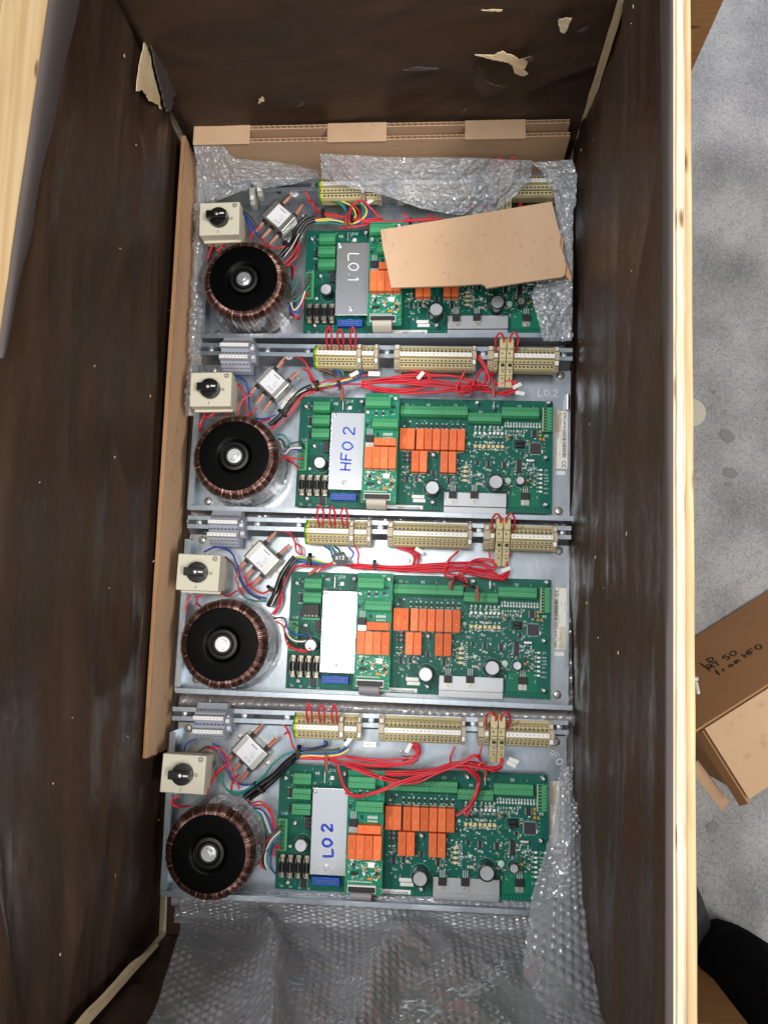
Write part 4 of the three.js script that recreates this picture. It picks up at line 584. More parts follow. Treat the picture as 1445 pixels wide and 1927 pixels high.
// surface mounted parts: tiny boxes, [x, z, w, d, h, colour, ends]
const smdG = (list) => { const L = []; for (const [x, z, w, d, h, c, e] of list) { L.push(box(w, h, d, x, h / 2 + 0.05, z, c)); if (e) { if (w > d) for (const s of [-1, 1]) L.push(box(w * 0.24, h + 0.1, d + 0.1, x + s * w * 0.42, h / 2 + 0.05, z, 0xd9dcd8)); else for (const s of [-1, 1]) L.push(box(w + 0.1, h + 0.1, d * 0.24, x, h / 2 + 0.05, z + s * d * 0.42, 0xd9dcd8)); } } return gmm(L); };
const WH = 0xe4e6e0, BK = 0x15151a, YE = 0xe8cf96, OR = 0xd08a30, BR = 0x6d5038;
const mainSmd = once('msmd', () => {
  const R = rng(101), L = [];
  for (const x of [230.9, 236.3, 242.3, 249.6, 254.8, 259.7, 265.1]) { L.push([x, 36.3, 1.6, 2.8, 0.9, WH, 1], [x - 0.6, 40, 1.3, 2.2, 0.9, 0xbcc0bb, 1], [x, 44.4, 3, 3.3, 1.2, 0xf0f1ee], [x - 1.5, 49, 1.1, 1.8, 0.7, WH, 1], [x + 1.3, 49, 1.1, 1.8, 0.7, BK, 1], [x - 0.4, 53, 1.5, 1.6, 0.9, 0x0c0c0e], [x + 0.9, 56.5, 1.1, 1.8, 0.7, WH, 1]); }
  for (let i = 0; i < 7; i++) { const x = 231 + i * 5.75; L.push([x, 61.8, 3.5, 4, 1.4, YE], [x - 1, 66, 0.8, 1.8, 0.5, WH], [x + 1, 66, 0.8, 1.8, 0.5, WH]); }
  for (let i = 0; i < 14; i++) { const x = 269 + i * 3.65; L.push([x, 31, 1.6, 2.6, 1, 0xc8ccc6, 1], [x, 34.6, 1.8, 2.6, 1.2, 0xe6e8e2, 1]); }
  for (const z of [89.7, 95.3, 101.4, 107.2]) { L.push([218.6, z, 4.4, 3.2, 1.4, YE], [222, z, 1.2, 2.2, 0.8, WH], [214.6, z, 1.6, 1, 0.6, WH]); }
  for (const z of [91, 97.1, 102.2, 108.1, 113.7, 119.1]) L.push([315.2, z, 3.6, 2.2, 1.1, 0xf3f4f0], [311.2, z, 1.8, 1, 0.6, WH, 1]);
  for (const x of [154.7, 161.7, 167, 173.7, 180.6, 188.2, 193.4, 201.2, 207.6, 215.2]) L.push([x, 36.6, 2.4, 4.6, 1.8, BK], [x, 33.6, 1.8, 1.4, 0.9, WH], [x, 39.6, 1.8, 1.4, 0.9, WH]);
  L.push([140, 32, 2.4, 4.6, 1.8, BK], [144, 34, 2.4, 4.6, 1.8, BK], [138.4, 37.4, 2, 1.6, 1, WH], [146, 31, 1.8, 1.6, 1, WH]);
  L.push([277, 51, 3, 4, 1.8, 0x0f0f12], [271.5, 50.4, 2.6, 3, 1.8, OR], [313.8, 41, 2.6, 3, 1.6, OR], [313.8, 46, 2.6, 3, 1.6, OR], [313.8, 50.8, 2.6, 3, 1.6, OR], [318, 50.8, 2.6, 3, 1.6, OR], [298.5, 105.5, 3.4, 2.8, 1.8, OR], [299.5, 99.5, 4, 4, 1.8, 0x33302c], [236, 111, 4.5, 3, 1.4, 0xb59a72, 1], [316.8, 67, 1.4, 4.4, 0.8, 0xe0d9c4]);
  const free = (x, z) => ![[279, 297, 51, 65], [298, 318, 54, 73], [301, 312, 38, 50], [282, 293, 77, 96], [264, 273, 80, 92], [245, 252, 79, 90], [230, 238, 80, 87], [295, 309, 75, 83], [244, 269, 99, 124], [164, 190, 108, 134], [280, 296, 99, 117], [222, 236, 34, 68], [190, 274, 118, 142], [270, 280, 101, 110], [148, 208, 40, 101], [276, 315, 116, 141], [172, 184, 92, 105]].some(([a, b, c, d]) => x > a && x < b && z > c && z < d);
  let n = 0; while (n < 230) { const x = lerp(136, 312, R()), z = lerp(38, 128, Math.pow(R(), 0.9)); if (!free(x, z) || (x < 210 && z < 72)) continue; const q = R(), t = R() < 0.5; const [w, d] = t ? [2, 1.2] : [1.2, 2]; L.push([x, z, w * 1.1, d * 1.1, 0.7, q < 0.3 ? BK : q < 0.5 ? 0xbfa27a : q < 0.84 ? WH : BR, 1]); n++; }
  for (let i = 0; i < 16; i++) L.push([lerp(270, 296, (i % 8) / 8), 41 + Math.floor(i / 8) * 5, 1.2, 2.2, 0.8, [WH, BK, 0xbfa27a][i % 3], 1]);
  for (let i = 0; i < 22; i++) L.push([224 + (i % 2) * 2.2, 86 + Math.floor(i / 2) * 2.4, 1.6, 1, 0.6, i % 3 ? BK : WH, 1]);
  for (let i = 0; i < 30; i++) L.push([lerp(276, 310, R()), lerp(82, 98, R()), 1.2, 1.8, 0.7, R() < 0.5 ? WH : BK, 1]);
  for (let i = 0; i < 14; i++) L.push([lerp(4, 84, R()), lerp(6, 22, R()), 1.4, 2, 0.8, R() < 0.5 ? 0xbfa27a : BK, 1]);
  L.push([49, 9, 2, 3, 1, 0xb59a72, 1], [46, 9, 1.4, 2.2, 1, WH, 1], [17, 97, 3, 3, 1.2, WH]);
  for (let i = 0; i < 8; i++) L.push([150 + i * 8.3, 71.4, 1.2, 1.2, 1, 0xe6e6e0]);
  return smdG(L);
});
const relaySmd = once('rsmd', () => {
  const R = rng(55), L = [[31, 108, 8, 6, 2, 0xf1f1ee], [23, 112.5, 3, 3, 1.8, OR], [37, 114, 3, 3, 1.8, OR], [40, 122, 3, 3, 1.8, OR], [31, 124, 3, 3, 1.8, OR], [28, 124, 2.6, 2.6, 1.6, OR], [10, 109, 3.4, 4, 2, 0x101014], [11, 118.5, 9, 3.6, 2, BK], [38, 118, 4, 4, 1.6, 0x1b2030], [8, 103.5, 4, 2.4, 1.4, WH]];
  for (let i = 0; i < 14; i++) L.push([4 + i * 2.1, 128, 1.2, 1.2, 1, WH]);
  for (let i = 0; i < 60; i++) { const x = lerp(3, 42, R()), z = lerp(102, 127, R()); if (Math.hypot(x - 23, z - 119) < 4) continue; L.push([x, z, 1.8, 1.1, 0.7, R() < 0.45 ? WH : R() < 0.5 ? BK : 0xbfa27a, 1]); }
  for (const x of [15, 24]) L.push([x, 26.5, 2.8, 4.2, 1.8, BK], [x, 23.6, 1.8, 1.2, 0.9, WH], [x, 29.4, 1.8, 1.2, 0.9, WH]);
  L.push([34, 25, 4, 2.6, 1.8, BK], [37, 18, 4, 2.8, 1.8, BK], [3.6, 42, 2.6, 4.4, 1.8, BK], [18, 54, 2.6, 4.2, 1.8, BK]);
  for (let i = 0; i < 5; i++) L.push([26 + i * 2.5, 54, 1.3, 3, 0.8, WH, 1], [26 + i * 2.5, 58.5, 1.3, 2, 0.8, WH]);
  return smdG(L);
});
// a tan terminal, 5.1 mm wide, its middle at x = 0
const termProfile = [[-15.5, 24], [-15.5, 36], [-12.5, 38], [-10.6, 43], [-7.2, 46], [-5, 46.4], [-3, 52], [3.2, 52.6], [4.2, 48], [8.6, 45.4], [9.2, 42.6], [13.6, 40.2], [15.5, 36], [15.5, 24]];
const terminal = (col, dark, w = 5.1) => once(['term', col, w].join(), () => gmm([prism(termProfile.map(([z, y]) => [z, y]), -w / 2 + 0.08, w / 2 - 0.08, col), box(w * 0.62, 1.6, 2.2, 0, 46.2, -6.0, dark), box(w * 0.5, 1.0, 1.6, 0, 44.0, -9.2, dark), box(w * 0.56, 1.4, 2.4, 0, 46.5, 6.3, dark), box(w * 0.3, 1.5, 1.2, -w * 0.12, 46.9, 6.3, 0x8a8a84), box(w * 0.56, 1.4, 2.2, 0, 41.3, 11.3, dark), box(w * 0.96, 1.4, 0.5, 0, 43.6, 9.0, dark)]));
const bracketG = (w) => once('br' + w, () => { const L = [prism([[-16.5, 22], [-16.5, 38], [-9, 44], [-6, 50], [4, 50], [6, 45], [16, 38], [16, 22]], -w / 2, w / 2, 0xb5a992, 0.3), bb(-w / 2 + 1.2, w / 2 - 1.2, 46, 48.6, -13, -8, 0xcdc3b2)]; for (let i = 0; i < 4; i++) L.push(box(w * 0.85, 0.8, 0.6, 0, 43.2 - i * 1.1, 8.5 + i * 2, 0x82775f)); return gmm(L); });
const bracketTag = (w) => once('brt' + w, () => gmm(rbox(w * 0.7, 2, 5.5, 0.3, 0, 46.2, 7.8)));
// tall fuse terminal that leans over the panel
const fuseTermG = once('ft', () => gmm([prism([[-23.5, 34], [-23.5, 51], [-21, 54], [-10, 57], [-6, 53], [6, 49], [8, 46], [20, 40], [36, 31.5], [36, 26], [20, 33], [0, 36]], -4.1, 4.1, TAN, 0.25), box(4.4, 1.4, 3.6, 0.4, 45.2, 10.5, 0x15130c), box(2.4, 1.2, 2.4, -0.6, 55.3, -12, TAND), cyl(1.1, 1.1, 0.6, -1, 52.2, -2.6, 10, TAND), cyl(1.0, 1.0, 0.8, 0.6, 41.4, 18, 10, TAND), cyl(1.0, 1.0, 0.8, 0.4, 37.2, 26, 10, TAND), box(6.5, 0.6, 0.5, 0, 50.4, 3, TAND), box(6.5, 0.6, 0.5, 0, 42.6, 15.4, TAND), box(6.5, 0.6, 0.5, 0, 38.6, 22.5, TAND), box(5, 1, 2, 0, 57, -9, 0xd2c496)]));
// grey two-storey terminal
const greyTermG = once('gt', () => gmm([prism([[-23, 22], [-23, 38], [-17, 43], [-12, 50], [-10, 51], [-9, 57.5], [-4, 57.5], [-3.2, 51], [0, 47], [3.6, 50], [6.2, 51], [7, 57.5], [12, 57.5], [13, 50], [17, 45], [22.5, 36], [22.5, 22]], -2.35, 2.35, GREY), box(3, 1.6, 2.4, 0, 46.6, -14.3, 0x4e5260), box(2.8, 1.4, 1.8, 0, 49, 1.8, 0x4e5260), box(3, 1.5, 2, 0, 46.2, 15.6, 0x4e5260), box(2.6, 1.2, 2, 0, 40.2, 19.6, 0x4e5260), box(0.4, 1, 3, 2.2, 40, -19, 0x6a6f7d)]));

// ------------------------------------------------------------------ a whole control panel
const WCOL = { r: 0xd0182c, k: 0x0b0b0d, b: 0x1d3f9c, t: 0x12857c, d: 0x1c3a2c, g: 0x2b7d3a, w: 0xe8e4da, y: 0xe3cf62, e: 0x5a4238 };
function put(parent, name, g, mat, x, y, z, ry = 0, label) { const m = part(parent, name, g, mat, label); m.position.set(x * MM, y * MM, z * MM); if (ry) m.rotation.y = ry; return m; }
function sub(parent, name) { const o = new THREE.Group(); o.name = name; parent.add(o); return o; }
const plateG = once('plate', () => { const t = 1.4, L = [bb(-136, 354, 8 - t, 8, -45, 156.5), bb(-136, 354, 8, 37, 156.5, 156.5 + t), bb(-136, 354, 35.8, 37, 152, 156.4), bb(-137.4, -136.02, 8 - t, 36, -36, 156), bb(-136, -130, 34.8, 36, -36, 150), prism([[-45.1, 6.6], [-45.1, 8], [-64.2, 27.6], [-65.4, 27], [-65.4, 8], [-64.3, 8], [-64.3, 25.6]], -137, 352)]; return uvZinc(gmm(L)); });
function uvZinc(g) { return uvBox(g, 7); }
const railFloorG = once('railf', () => gmm([bb(-136, 352, 28.45, 29.6, -61.35, -55.65), ...[-120, -40, 20, 110, 200, 300, 345].map((u) => cyl(3.4, 3.4, 16, u, 12.5, -58.5, 12))]));
const railG = once('rail', () => uvZinc(gmm([bb(-136, 352, 28.5, 34.0, -62.5, -61.4), bb(-136, 352, 28.5, 34.0, -55.6, -54.5), bb(-136, 352, 33.8, 34.9, -66.8, -61.45), bb(-136, 352, 33.8, 34.9, -55.55, -50.2)])));
const alumCoverG = once('cover', () => uvZinc(gmm([bb(44, 88, 31.2, 32.8, 24, 125.5, undefined, 0.6), bb(44, 45.5, H0 + 1, 31.2, 24, 125), bb(86.5, 88, H0 + 1, 31.2, 24, 125)])));
const windG = once('wind', () => {
  const prof = [[42.5, 80], [46, 79.6], [49, 78.2], [51.2, 75.8], [52.6, 72.5], [53.2, 69], [53.2, 50], [53, 30], [52.5, 14], [50, 11]], N = 130, R = rng(66), tone = Array.from({ length: N }, () => R());
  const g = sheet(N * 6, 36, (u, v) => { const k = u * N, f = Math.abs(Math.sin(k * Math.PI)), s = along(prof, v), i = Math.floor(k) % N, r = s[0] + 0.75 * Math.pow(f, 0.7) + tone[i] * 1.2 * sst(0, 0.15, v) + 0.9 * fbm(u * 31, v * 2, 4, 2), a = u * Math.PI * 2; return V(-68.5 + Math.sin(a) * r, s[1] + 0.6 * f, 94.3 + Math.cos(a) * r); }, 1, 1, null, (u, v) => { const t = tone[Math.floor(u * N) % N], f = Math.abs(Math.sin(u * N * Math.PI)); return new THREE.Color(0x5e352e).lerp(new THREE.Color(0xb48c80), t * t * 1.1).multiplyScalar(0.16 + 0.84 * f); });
  return g.scale(MM, MM, MM);
});
const discG = once('disc', () => gmm(lathe([[8, 78.4], [11, 78.4], [12.5, 79.6], [14, 78.6], [17, 78.2], [19.2, 80.2], [21.5, 81.6], [24, 82.0], [42.8, 82.0], [43.8, 81.4], [44, 79.4], [43, 78.6]], 96).translate(-68.5, 0, 94.3)));
const wrapG = once('wrap', () => sheet(140, 22, (u, v) => { const a = u * Math.PI * 2, y = lerp(8.6, 70, v), r = lerp(58.5, 54.2, sst(0, 0.9, v)) + 1.2 * fbm(Math.cos(a) * 4, Math.sin(a) * 4, v * 3, 3) + 0.5 * Math.sin(a * 46 + v * 3); return V(-68.5 + Math.sin(a) * r, y, 94.3 + Math.cos(a) * r); }).scale(MM, MM, MM));
const XT = (w, d, y0, y1, c, r) => bb(-w / 2, w / 2, y0, y1, -d / 2, d / 2, c, r);

const relayMat = (J) => (M['relay' + Math.floor(J * 4)] ?? (M['relay' + Math.floor(J * 4)] = std({ vertexColors: true, roughness: 0.42 + 0.08 * Math.floor(J * 4), color: [0xffffff, 0xf2ece8, 0xfff4f0, 0xe8e0dc][Math.floor(J * 4)] })));
function controlPanel(row, x, z, a, label, opt) {
  const p = thing('control_panel', label, 'control panel', 'control panels laid out in the crate');
  p.position.set(x, 0, z); p.rotation.y = -a;
  const J = rng(row * 911);
  // sheet metal tray, rail, bolts
  const plate = part(p, 'back_plate', plateG, M.zinc);
  for (const [u, w] of [[-122, -38], [-118, 142], [340.5, -38], [339.8, 142]]) put(plate, 'bolt', boltG(5, 4), M.dullSteel, u, 8, w, J() * 3);
  for (const [u, w] of [[150, -19], [-9, -30], [12, 118], [-12, -58]]) put(plate, 'rivet', boltG(2.4, 1.6), M.dullSteel, u, w < -50 ? 20 : 8, w, J() * 3);
  const rail = part(p, 'din_rail', railG, M.zinc); part(rail, 'rail_channel', railFloorG, M.darkSteel);
  for (const u of [-122, -46, 8, 113, 238, 342]) put(rail, 'screw', boltG(2.6, 2.6), M.steel, u, 29.6, -58.5, J() * 3);
  part(rail, 'slot', once('slots', () => gmm([-108, -30, 16, 120, 233, 345].map((u) => rbox(9, 0.4, 4, 0.15, u, 29.7, -58.5)))), M.black);
  put(plate, 'earth_sticker', once('earth', () => { const g = new THREE.CircleGeometry(6.6, 32).rotateX(-Math.PI / 2); return g.scale(MM, MM, MM); }), P.earth, -19.5, 20.4, -56.5).rotation.x = 0.8;
  const id = put(plate, 'identification_label', once('id', () => flatPrint(77, 16.5, 0, 0, 0).scale(MM, MM, MM)), P.id, 342.3, 8.3, 47.8, opt.idUp ? Math.PI / 2 : -Math.PI / 2); void id;
  put(plate, 'inspection_sticker', once('is', () => gmm(rbox(13, 0.15, 5, 0.07))), M.white, 341.5, 8.2, 92);
  if (opt.clip) put(plate, 'edge_clip', once('clip', () => gmm(new THREE.CylinderGeometry(3.2, 3.2, 20, 18).rotateX(Math.PI / 2))), M.steel, ...opt.clip);
  // grey terminals
  if (opt.grey) {
    const g = sub(p, 'grey_terminal_strip');
    for (let i = 0; i < 8; i++) put(g, 'terminal', greyTermG, M.plastic, -100.6 + i * 4.75, 0, -50.5);
    for (const [w] of [[-57], [-41]]) put(g, 'marker_strip', once('gm', () => merge([box(37, 0.8, 4.2).scale(MM, MM, MM)])), M.white, -84, 58, w);
    for (const w of [-57, -41]) part(g, 'marker_print', once('gmp' + w, () => flatPrint(36.5, 3.8, -84, 58.6, w, 0, w < -50 ? 0.555 : 0.055, w < -50 ? 1 : 0.5).scale(MM, MM, MM)), P.marker);
    put(g, 'end_clamp', once('gec', () => gmm([prism([[-14, 26], [-14, 40], [-6, 50], [2, 52], [6, 44], [13, 40], [13, 26]], -3.6, 3.6, 0x8d929e, 0.3), bb(-2.2, 2.2, 52, 53, -4, 0, WH), bb(-2.4, 2.4, 44, 45.4, 5, 10, 0xc9ccd4), cyl(1.6, 1.6, 1, 0, 49, -7, 10, 0xc8cacc)])), M.plastic, -61.2, 0, -52);
  } else for (const u of [-71, -62]) put(p, 'end_clamp', once('gec2', () => gmm([prism([[-14, 26], [-14, 40], [-6, 48], [2, 49], [6, 44], [13, 38], [13, 26]], -3.4, 3.4, 0xa7a79f, 0.3), bb(-2.2, 2.2, 44, 45.4, -12, -6, 0x3c3c3c), bb(-2.4, 2.4, 46, 46.8, 4, 10, WH)])), M.plastic, u, 0, -48 + (u > -65 ? -6 : 6));
  // tan terminal strips
  const strip = (x0, n, u0) => { const g = sub(p, 'terminal_strip'); for (let i = 0; i < n; i++) put(g, 'terminal', terminal(TAN, TAND), M.plastic, x0 + 2.55 + i * 5.1, 0, -50); part(g, 'marker_print', once(['mp', x0, n].join(), () => flatPrint(n * 5.1 - 0.2, 5, x0 + n * 2.55, 52.75, -50, 0, (18 - n) / 18, 1).scale(MM, MM, MM)), P.marker); return g; };
  const brack = (g, x, w, tag = true) => { put(g, 'end_bracket', bracketG(w), M.plastic, x, 0, -50); if (tag) put(g, 'end_tag', bracketTag(w), M.white, x, 0, -50); };
  const A = strip(24, 10); put(A, 'earth_terminal', once('eth', () => gmm([prism(termProfile, -2.6, 0, 0x2f8a4a), prism(termProfile, 0, 2.6, 0xd9c52c), box(2.6, 1.4, 2.4, 0, 46.5, 6.3, TAND)])), M.plastic, 21.2, 0, -50); brack(A, 78, 5.6);
  const Bs = strip(82, 3); brack(Bs, 100, 5);
  const C = strip(131, 18); brack(C, 127, 7.4, false); brack(C, 226, 5.4);
  const D = strip(276.5, 10); brack(D, 330.5, 6.4); brack(D, 247, 7.4, false); put(D, 'terminal', terminal(TAN, TAND), M.plastic, 253.5, 0, -50); put(D, 'marker_print', once('m1', () => gmm(box(4.4, 0.3, 4.6))), M.white, 253.5, 52.7, -50);
  for (const u of [262, 271.2]) put(D, 'fuse_terminal', fuseTermG, M.plastic, u, 0, -50);
  const loop = (u0, u1, hgt, back) => part(p, 'jumper_wire', gmm(tube([V(u0, 44, -57), V(u0 - 0.6, 52, -62), V(u0 - 0.8 + (J() - 0.5) * 2, 52 + hgt * 0.6, -68 - back * 0.5), V((u0 + u1) / 2, 52 + hgt, -70 - back), V(u1 + 0.8 + (J() - 0.5) * 2, 52 + hgt * 0.6, -68 - back * 0.5), V(u1 + 0.6, 52, -62), V(u1, 44, -57)], 1.25, 36, 7, WCOL.r)), M.wire);
  const loopEnds = (us) => part(p, 'jumper_ferrule', gmm(us.map((u) => cyl(1.5, 1.5, 7, u, 44, -56.6, 8, 0x8f1520))), M.plastic);
  for (const [i, j] of [[2, 3], [5, 6], [8, 9]]) loop(26.5 + i * 5.1, 26.5 + j * 5.1, 10 + J() * 4, 7 + J() * 4);
  loop(253.5, 262, 10, 6); loop(271.2, 279, 10, 7); loopEnds([36.7, 41.8, 52, 57.1, 67.3, 72.4, 253.5, 279]);
  // rotary switch
  const sw = sub(p, 'rotary_switch'); sw.position.set(-105.2 * MM, 0, 8.7 * MM); sw.rotation.set(opt.swx ?? 0, opt.swa ?? 0, 0);
  part(sw, 'contact_block', once('swc', () => gmm([rbox(36, 30, 36, 1, 0, 23, 0, 0xb9b6a8), box(30, 6, 38, 0, 26, 0, 0x8d8a80), bb(-20, 20, 8, 10, -22, 22, 0x9a978c)])), M.plastic);
  part(sw, 'housing', once('swh', () => gmm([rbox(50, 4, 47, 1, 0, 58, 1.5), bb(-24, 24, 38, 56, -20, 20, undefined, 1), rbox(53, 17, 44.6, 1.4, 0, 68.2, 0)])), M.cream);
  part(sw, 'face_print', once('swf', () => flatPrint(51, 43, 0, 76.75, 0).scale(MM, MM, MM)), P.sw);
  part(sw, 'knob', once('swk', () => gmm([lathe([[0, 84], [11.6, 84], [12.6, 83.2], [13, 77]], 40), rbox(26.5, 9.5, 10.2, 1.2, -0.8, 86.5, 0)])), M.gloss2 ?? (M.gloss2 = phy({ color: 0x0c0c0d, roughness: 0.3, clearcoat: 0.4 })));
  part(sw, 'knob_screw', once('sws', () => gmm([lathe([[0, 91.9], [2, 91.8], [2.4, 91.2]], 16), box(3.4, 0.2, 0.6, 0, 92, 0)])), M.steel);
  part(sw, 'pointer_mark', once('swp', () => gmm(bb(4, 10, 91.2, 91.5, -1, 1))), M.white);
  // toroidal transformer
  const tr = sub(p, 'toroidal_transformer');
  part(tr, 'winding', windG, M.copper); part(tr, 'cover_disc', discG, M.blackCap); part(tr, 'clear_wrap', wrapG, M.clear);
  put(tr, 'centre_bolt', once('cb', () => gmm([cyl(9, 9, 1, 0, 0, 0, 30), cyl(7.2, 6.8, 5, 0, 1, 0, 6), cyl(3.6, 3.4, 2, 0, 6, 0, 20)])), M.steel, -68.5, 78.6, 94.3, J());
  part(tr, 'core', once('core', () => gmm(lathe([[9, 78.7], [43.8, 78.7], [50, 12], [9, 12]], 40).translate(-68.5, 0, 94.3))), M.black);
  // line filter
  const lf = sub(p, 'line_filter'); lf.position.set(-36.5 * MM, 0, -15 * MM); lf.rotation.y = -0.715 + (opt.lf ?? 0);
  part(lf, 'can', once('lfc', () => gmm([rbox(39, 25, 30, 2.4, 0, 21.6, 0), rbox(41, 1.4, 32, 0.5, 0, 10.2, 0)])), M.dullSteel);
  part(lf, 'mounting_plate', once('lfm', () => gmm([slab([[-28, -9], [-20, -9], [-20, -16], [20, -16], [20, -9], [28, -9], [28, 9], [20, 9], [20, 16], [-20, 16], [-20, 9], [-28, 9]], 8.2, 9.6)])), M.dullSteel);
  for (const u of [-24, 24]) put(lf, 'screw', boltG(2.8, 3), M.steel, u, 9.6, 0, J() * 3);
  part(lf, 'rating_label', once('lfl', () => flatPrint(23, 25, 0, 34.35, 0.3, Math.PI / 2 * 0).rotateY(0).scale(MM, MM, MM)), P.filter).rotation.y = Math.PI / 2 + Math.PI / 2;
  for (const [u, w, s] of [[-12, -1, -1], [12, -1, -1], [-14, 1, 1], [0, 1, 1], [14, 1, 1]]) {
    put(lf, 'insulator', once('lfi', () => gmm(rbox(6, 6, 5, 1))), M.black, u, 24, s * 17);
    put(lf, 'crimp_sleeve', once('lfs' + s, () => gmm([new THREE.CylinderGeometry(2.3, 2.6, 11, 10).rotateX(Math.PI / 2).translate(0, 0, s * 6), new THREE.CylinderGeometry(1.7, 2.2, 7, 10).rotateX(s * Math.PI / 2).translate(0, 0, s * 14)])), M.sleeve, u, 25, s * 18.5, (J() - 0.5) * 0.3);
    put(lf, 'tab', once('lft' + s, () => gmm([box(4.4, 0.8, 14, 0, 0, s * 6), cyl(0.1, 0.1, 0.1, 0, 0, 0, 4)])), M.copperTab ?? (M.copperTab = std({ color: 0xc47a5a, metalness: 0.8, roughness: 0.35 })), u, 25, s * 18);
  }
  // main circuit board
  const bd = part(p, 'circuit_board', once('bd', () => gmm(bb(0, 330, H0 - 1.6, H0, 0, 147.6, 0x0b4a36))), M.plastic);
  part(bd, 'board_print', once('bdp', () => flatPrint(329.6, 147.2, 165, H0 + 0.06, 73.8).scale(MM, MM, MM)), P.main);
  for (const [u, w] of [[9.3, 15.3], [22.8, 68], [16.9, 137.4], [81.8, 7.4], [231.8, 5.5], [322.9, 3.7], [177.4, 75.9], [320.2, 75.8], [178.3, 137.7], [320.9, 136.6]]) put(bd, 'standoff', screwG(3, 8), M.steel, u, H0 + 0.1, w, J() * 3);
  const plugs = [[19, 41, 8.5, 23, 4], [18.8, 41.4, 26.5, 41, 4], [18.8, 41.8, 44.8, 59, 4], [133, 150.6, 11.6, 25.8, 3], [150.6, 187.4, 11.6, 25.8, 7], [187.6, 220, 11.4, 25.8, 6], [220.6, 263.2, 19.4, 33, 8], [263.6, 311, 11, 25.4, 9]];
  plugs.forEach((q, i) => { if (opt.blackPlug && i === 2) { put(bd, 'connector', once('bp', () => gmm([rbox(20, 8, 17, 0.6, 0, 4, 0, 0x141417), ...[-7, -2.4, 2.4, 7].map((x2) => box(2.4, 0.4, 2, x2, 8, 6, 0x9a9a98)), bb(-11, 11, 0, 6, 7, 11, GREEN)])), M.plastic, 29, H0, 50); return; } put(bd, 'connector', plug(...q), M.plastic, 0, H0, 0); });
  put(bd, 'connector', once('x11', () => { const L = [rbox(12, 9, 38, 0.6, 0, 4.5, 0, GREEN), bb(-3, 3, 8.6, 9.1, -17, 17, GREEND)]; for (let i = 0; i < 7; i++) L.push(cyl(1, 1, 0.4, -4.4, 8.8, -15 + i * 5, 8, GREEND), box(5, 0.5, 0.5, 1, 9.1, -12.5 + i * 5, GREEN)); return gmm(L); }), M.plastic, 8, H0, 82);
  put(bd, 'connector', once('x4', () => { const L = [bb(-6.4, 6.4, 0, 7, -15.8, 15.8, GREEN, 0.4), bb(-6.4, -5.4, 7, 8, -15.8, 15.8, 0xb9c9b0)]; for (let i = 0; i < 8; i++) { const w = -13.6 + i * 3.85; L.push(bb(-4.6, -0.8, 6.6, 7.3, w - 1.2, w + 1.2, 0x16301f), bb(1, 5, 7, 9.6, w - 1.3, w + 1.3, 0x3fa070), box(0.8, 1.4, 0.8, -2.6, 7.4, w + 1.5, 0xb9a25a)); } return gmm(L); }), M.plastic, 322.2, H0, 26.2);
  put(bd, 'connector', once('blue', () => { const L = [bb(-16.6, 16.6, 0, 8, -4.6, 4.6, 0x1c4fb0, 0.5), bb(-14, 14, 7.8, 8.3, -2.6, 2.6, 0x143a86)]; for (let i = 0; i < 9; i++) for (const w of [-1.2, 1.2]) L.push(box(0.9, 1, 0.9, -11.2 + i * 2.8, 8.4, w, 0x7f9fd8)); L.push(bb(-3, 3, 8, 8.8, -4.8, -3.4, 0x2a62c8)); return gmm(L); }), M.plastic, 63.4, H0, 134);
  for (const u of [138.4, 148, 160, 170.4, 180.9, 191.4, 202, 212.4]) put(bd, 'relay', relayG, relayMat(J()), u, H0 + 0.2, 56.2, (J() - 0.5) * 0.014);
  for (const u of [154.6, 164.9, 191.5, 202]) put(bd, 'relay', relayG, relayMat(J()), u, H0 + 0.2, 85.6, (J() - 0.5) * 0.014);
  for (const [u, w, r, hh, t] of [[32.4, 91.7, 8.6, 20, 0.8], [177, 121.5, 10, 23, 0], [256.5, 111.4, 10.2, 21, 0.4], [288, 107.6, 6, 14, 1.2]]) { const c = put(bd, 'capacitor', capG(r, hh), M.gloss, u, H0, w, t); part(c, 'capacitor_top', capTopG(r, hh), M.capTop); c.rotation.x = (J() - 0.5) * 0.08; c.rotation.z = (J() - 0.5) * 0.08; }
  for (const u of [9, 18.8, 28.8, 39]) { const f = put(bd, 'fuse_holder', fuseBaseG, M.plastic, u, H0, 119.5); part(f, 'fuse', fuseG, M.gloss); part(f, 'fuse_clips', fuseCapG, M.brass ?? (M.brass = std({ color: 0xa8a294, metalness: 0.9, roughness: 0.4 }))); }
  part(bd, 'cover_plate', alumCoverG, M.alu, opt.coverLabel);
  for (const [u, w] of [[47.5, 27.5], [64.3, 116.1]]) put(bd, 'cover_screw', screwG(2.6, 4), M.steel, u, 32.6, w, J());
  part(bd, 'heat_sink', once('hs', () => uvZinc(gmm([bb(192.7, 272, 23.2, 25, 123.5, 141.4, undefined, 0.4), bb(192.7, 272, 20.3, 22, 141.6, 150, undefined, 0.4), bb(193, 271.7, 20.4, 23.1, 139.2, 141)]))), M.sinkAlu);
  for (const [u, w, y] of [[203.8, 127.5, 25.1], [231, 126.8, 25.1], [295.8, 126, 20.2]]) { const q = put(bd, 'power_transistor', toBodyG, M.plastic, u, y, w); part(q, 'tab', toTabG, M.dullSteel); }
  put(bd, 'processor_chip', qfpG, M.plastic, 308, H0, 63.3);
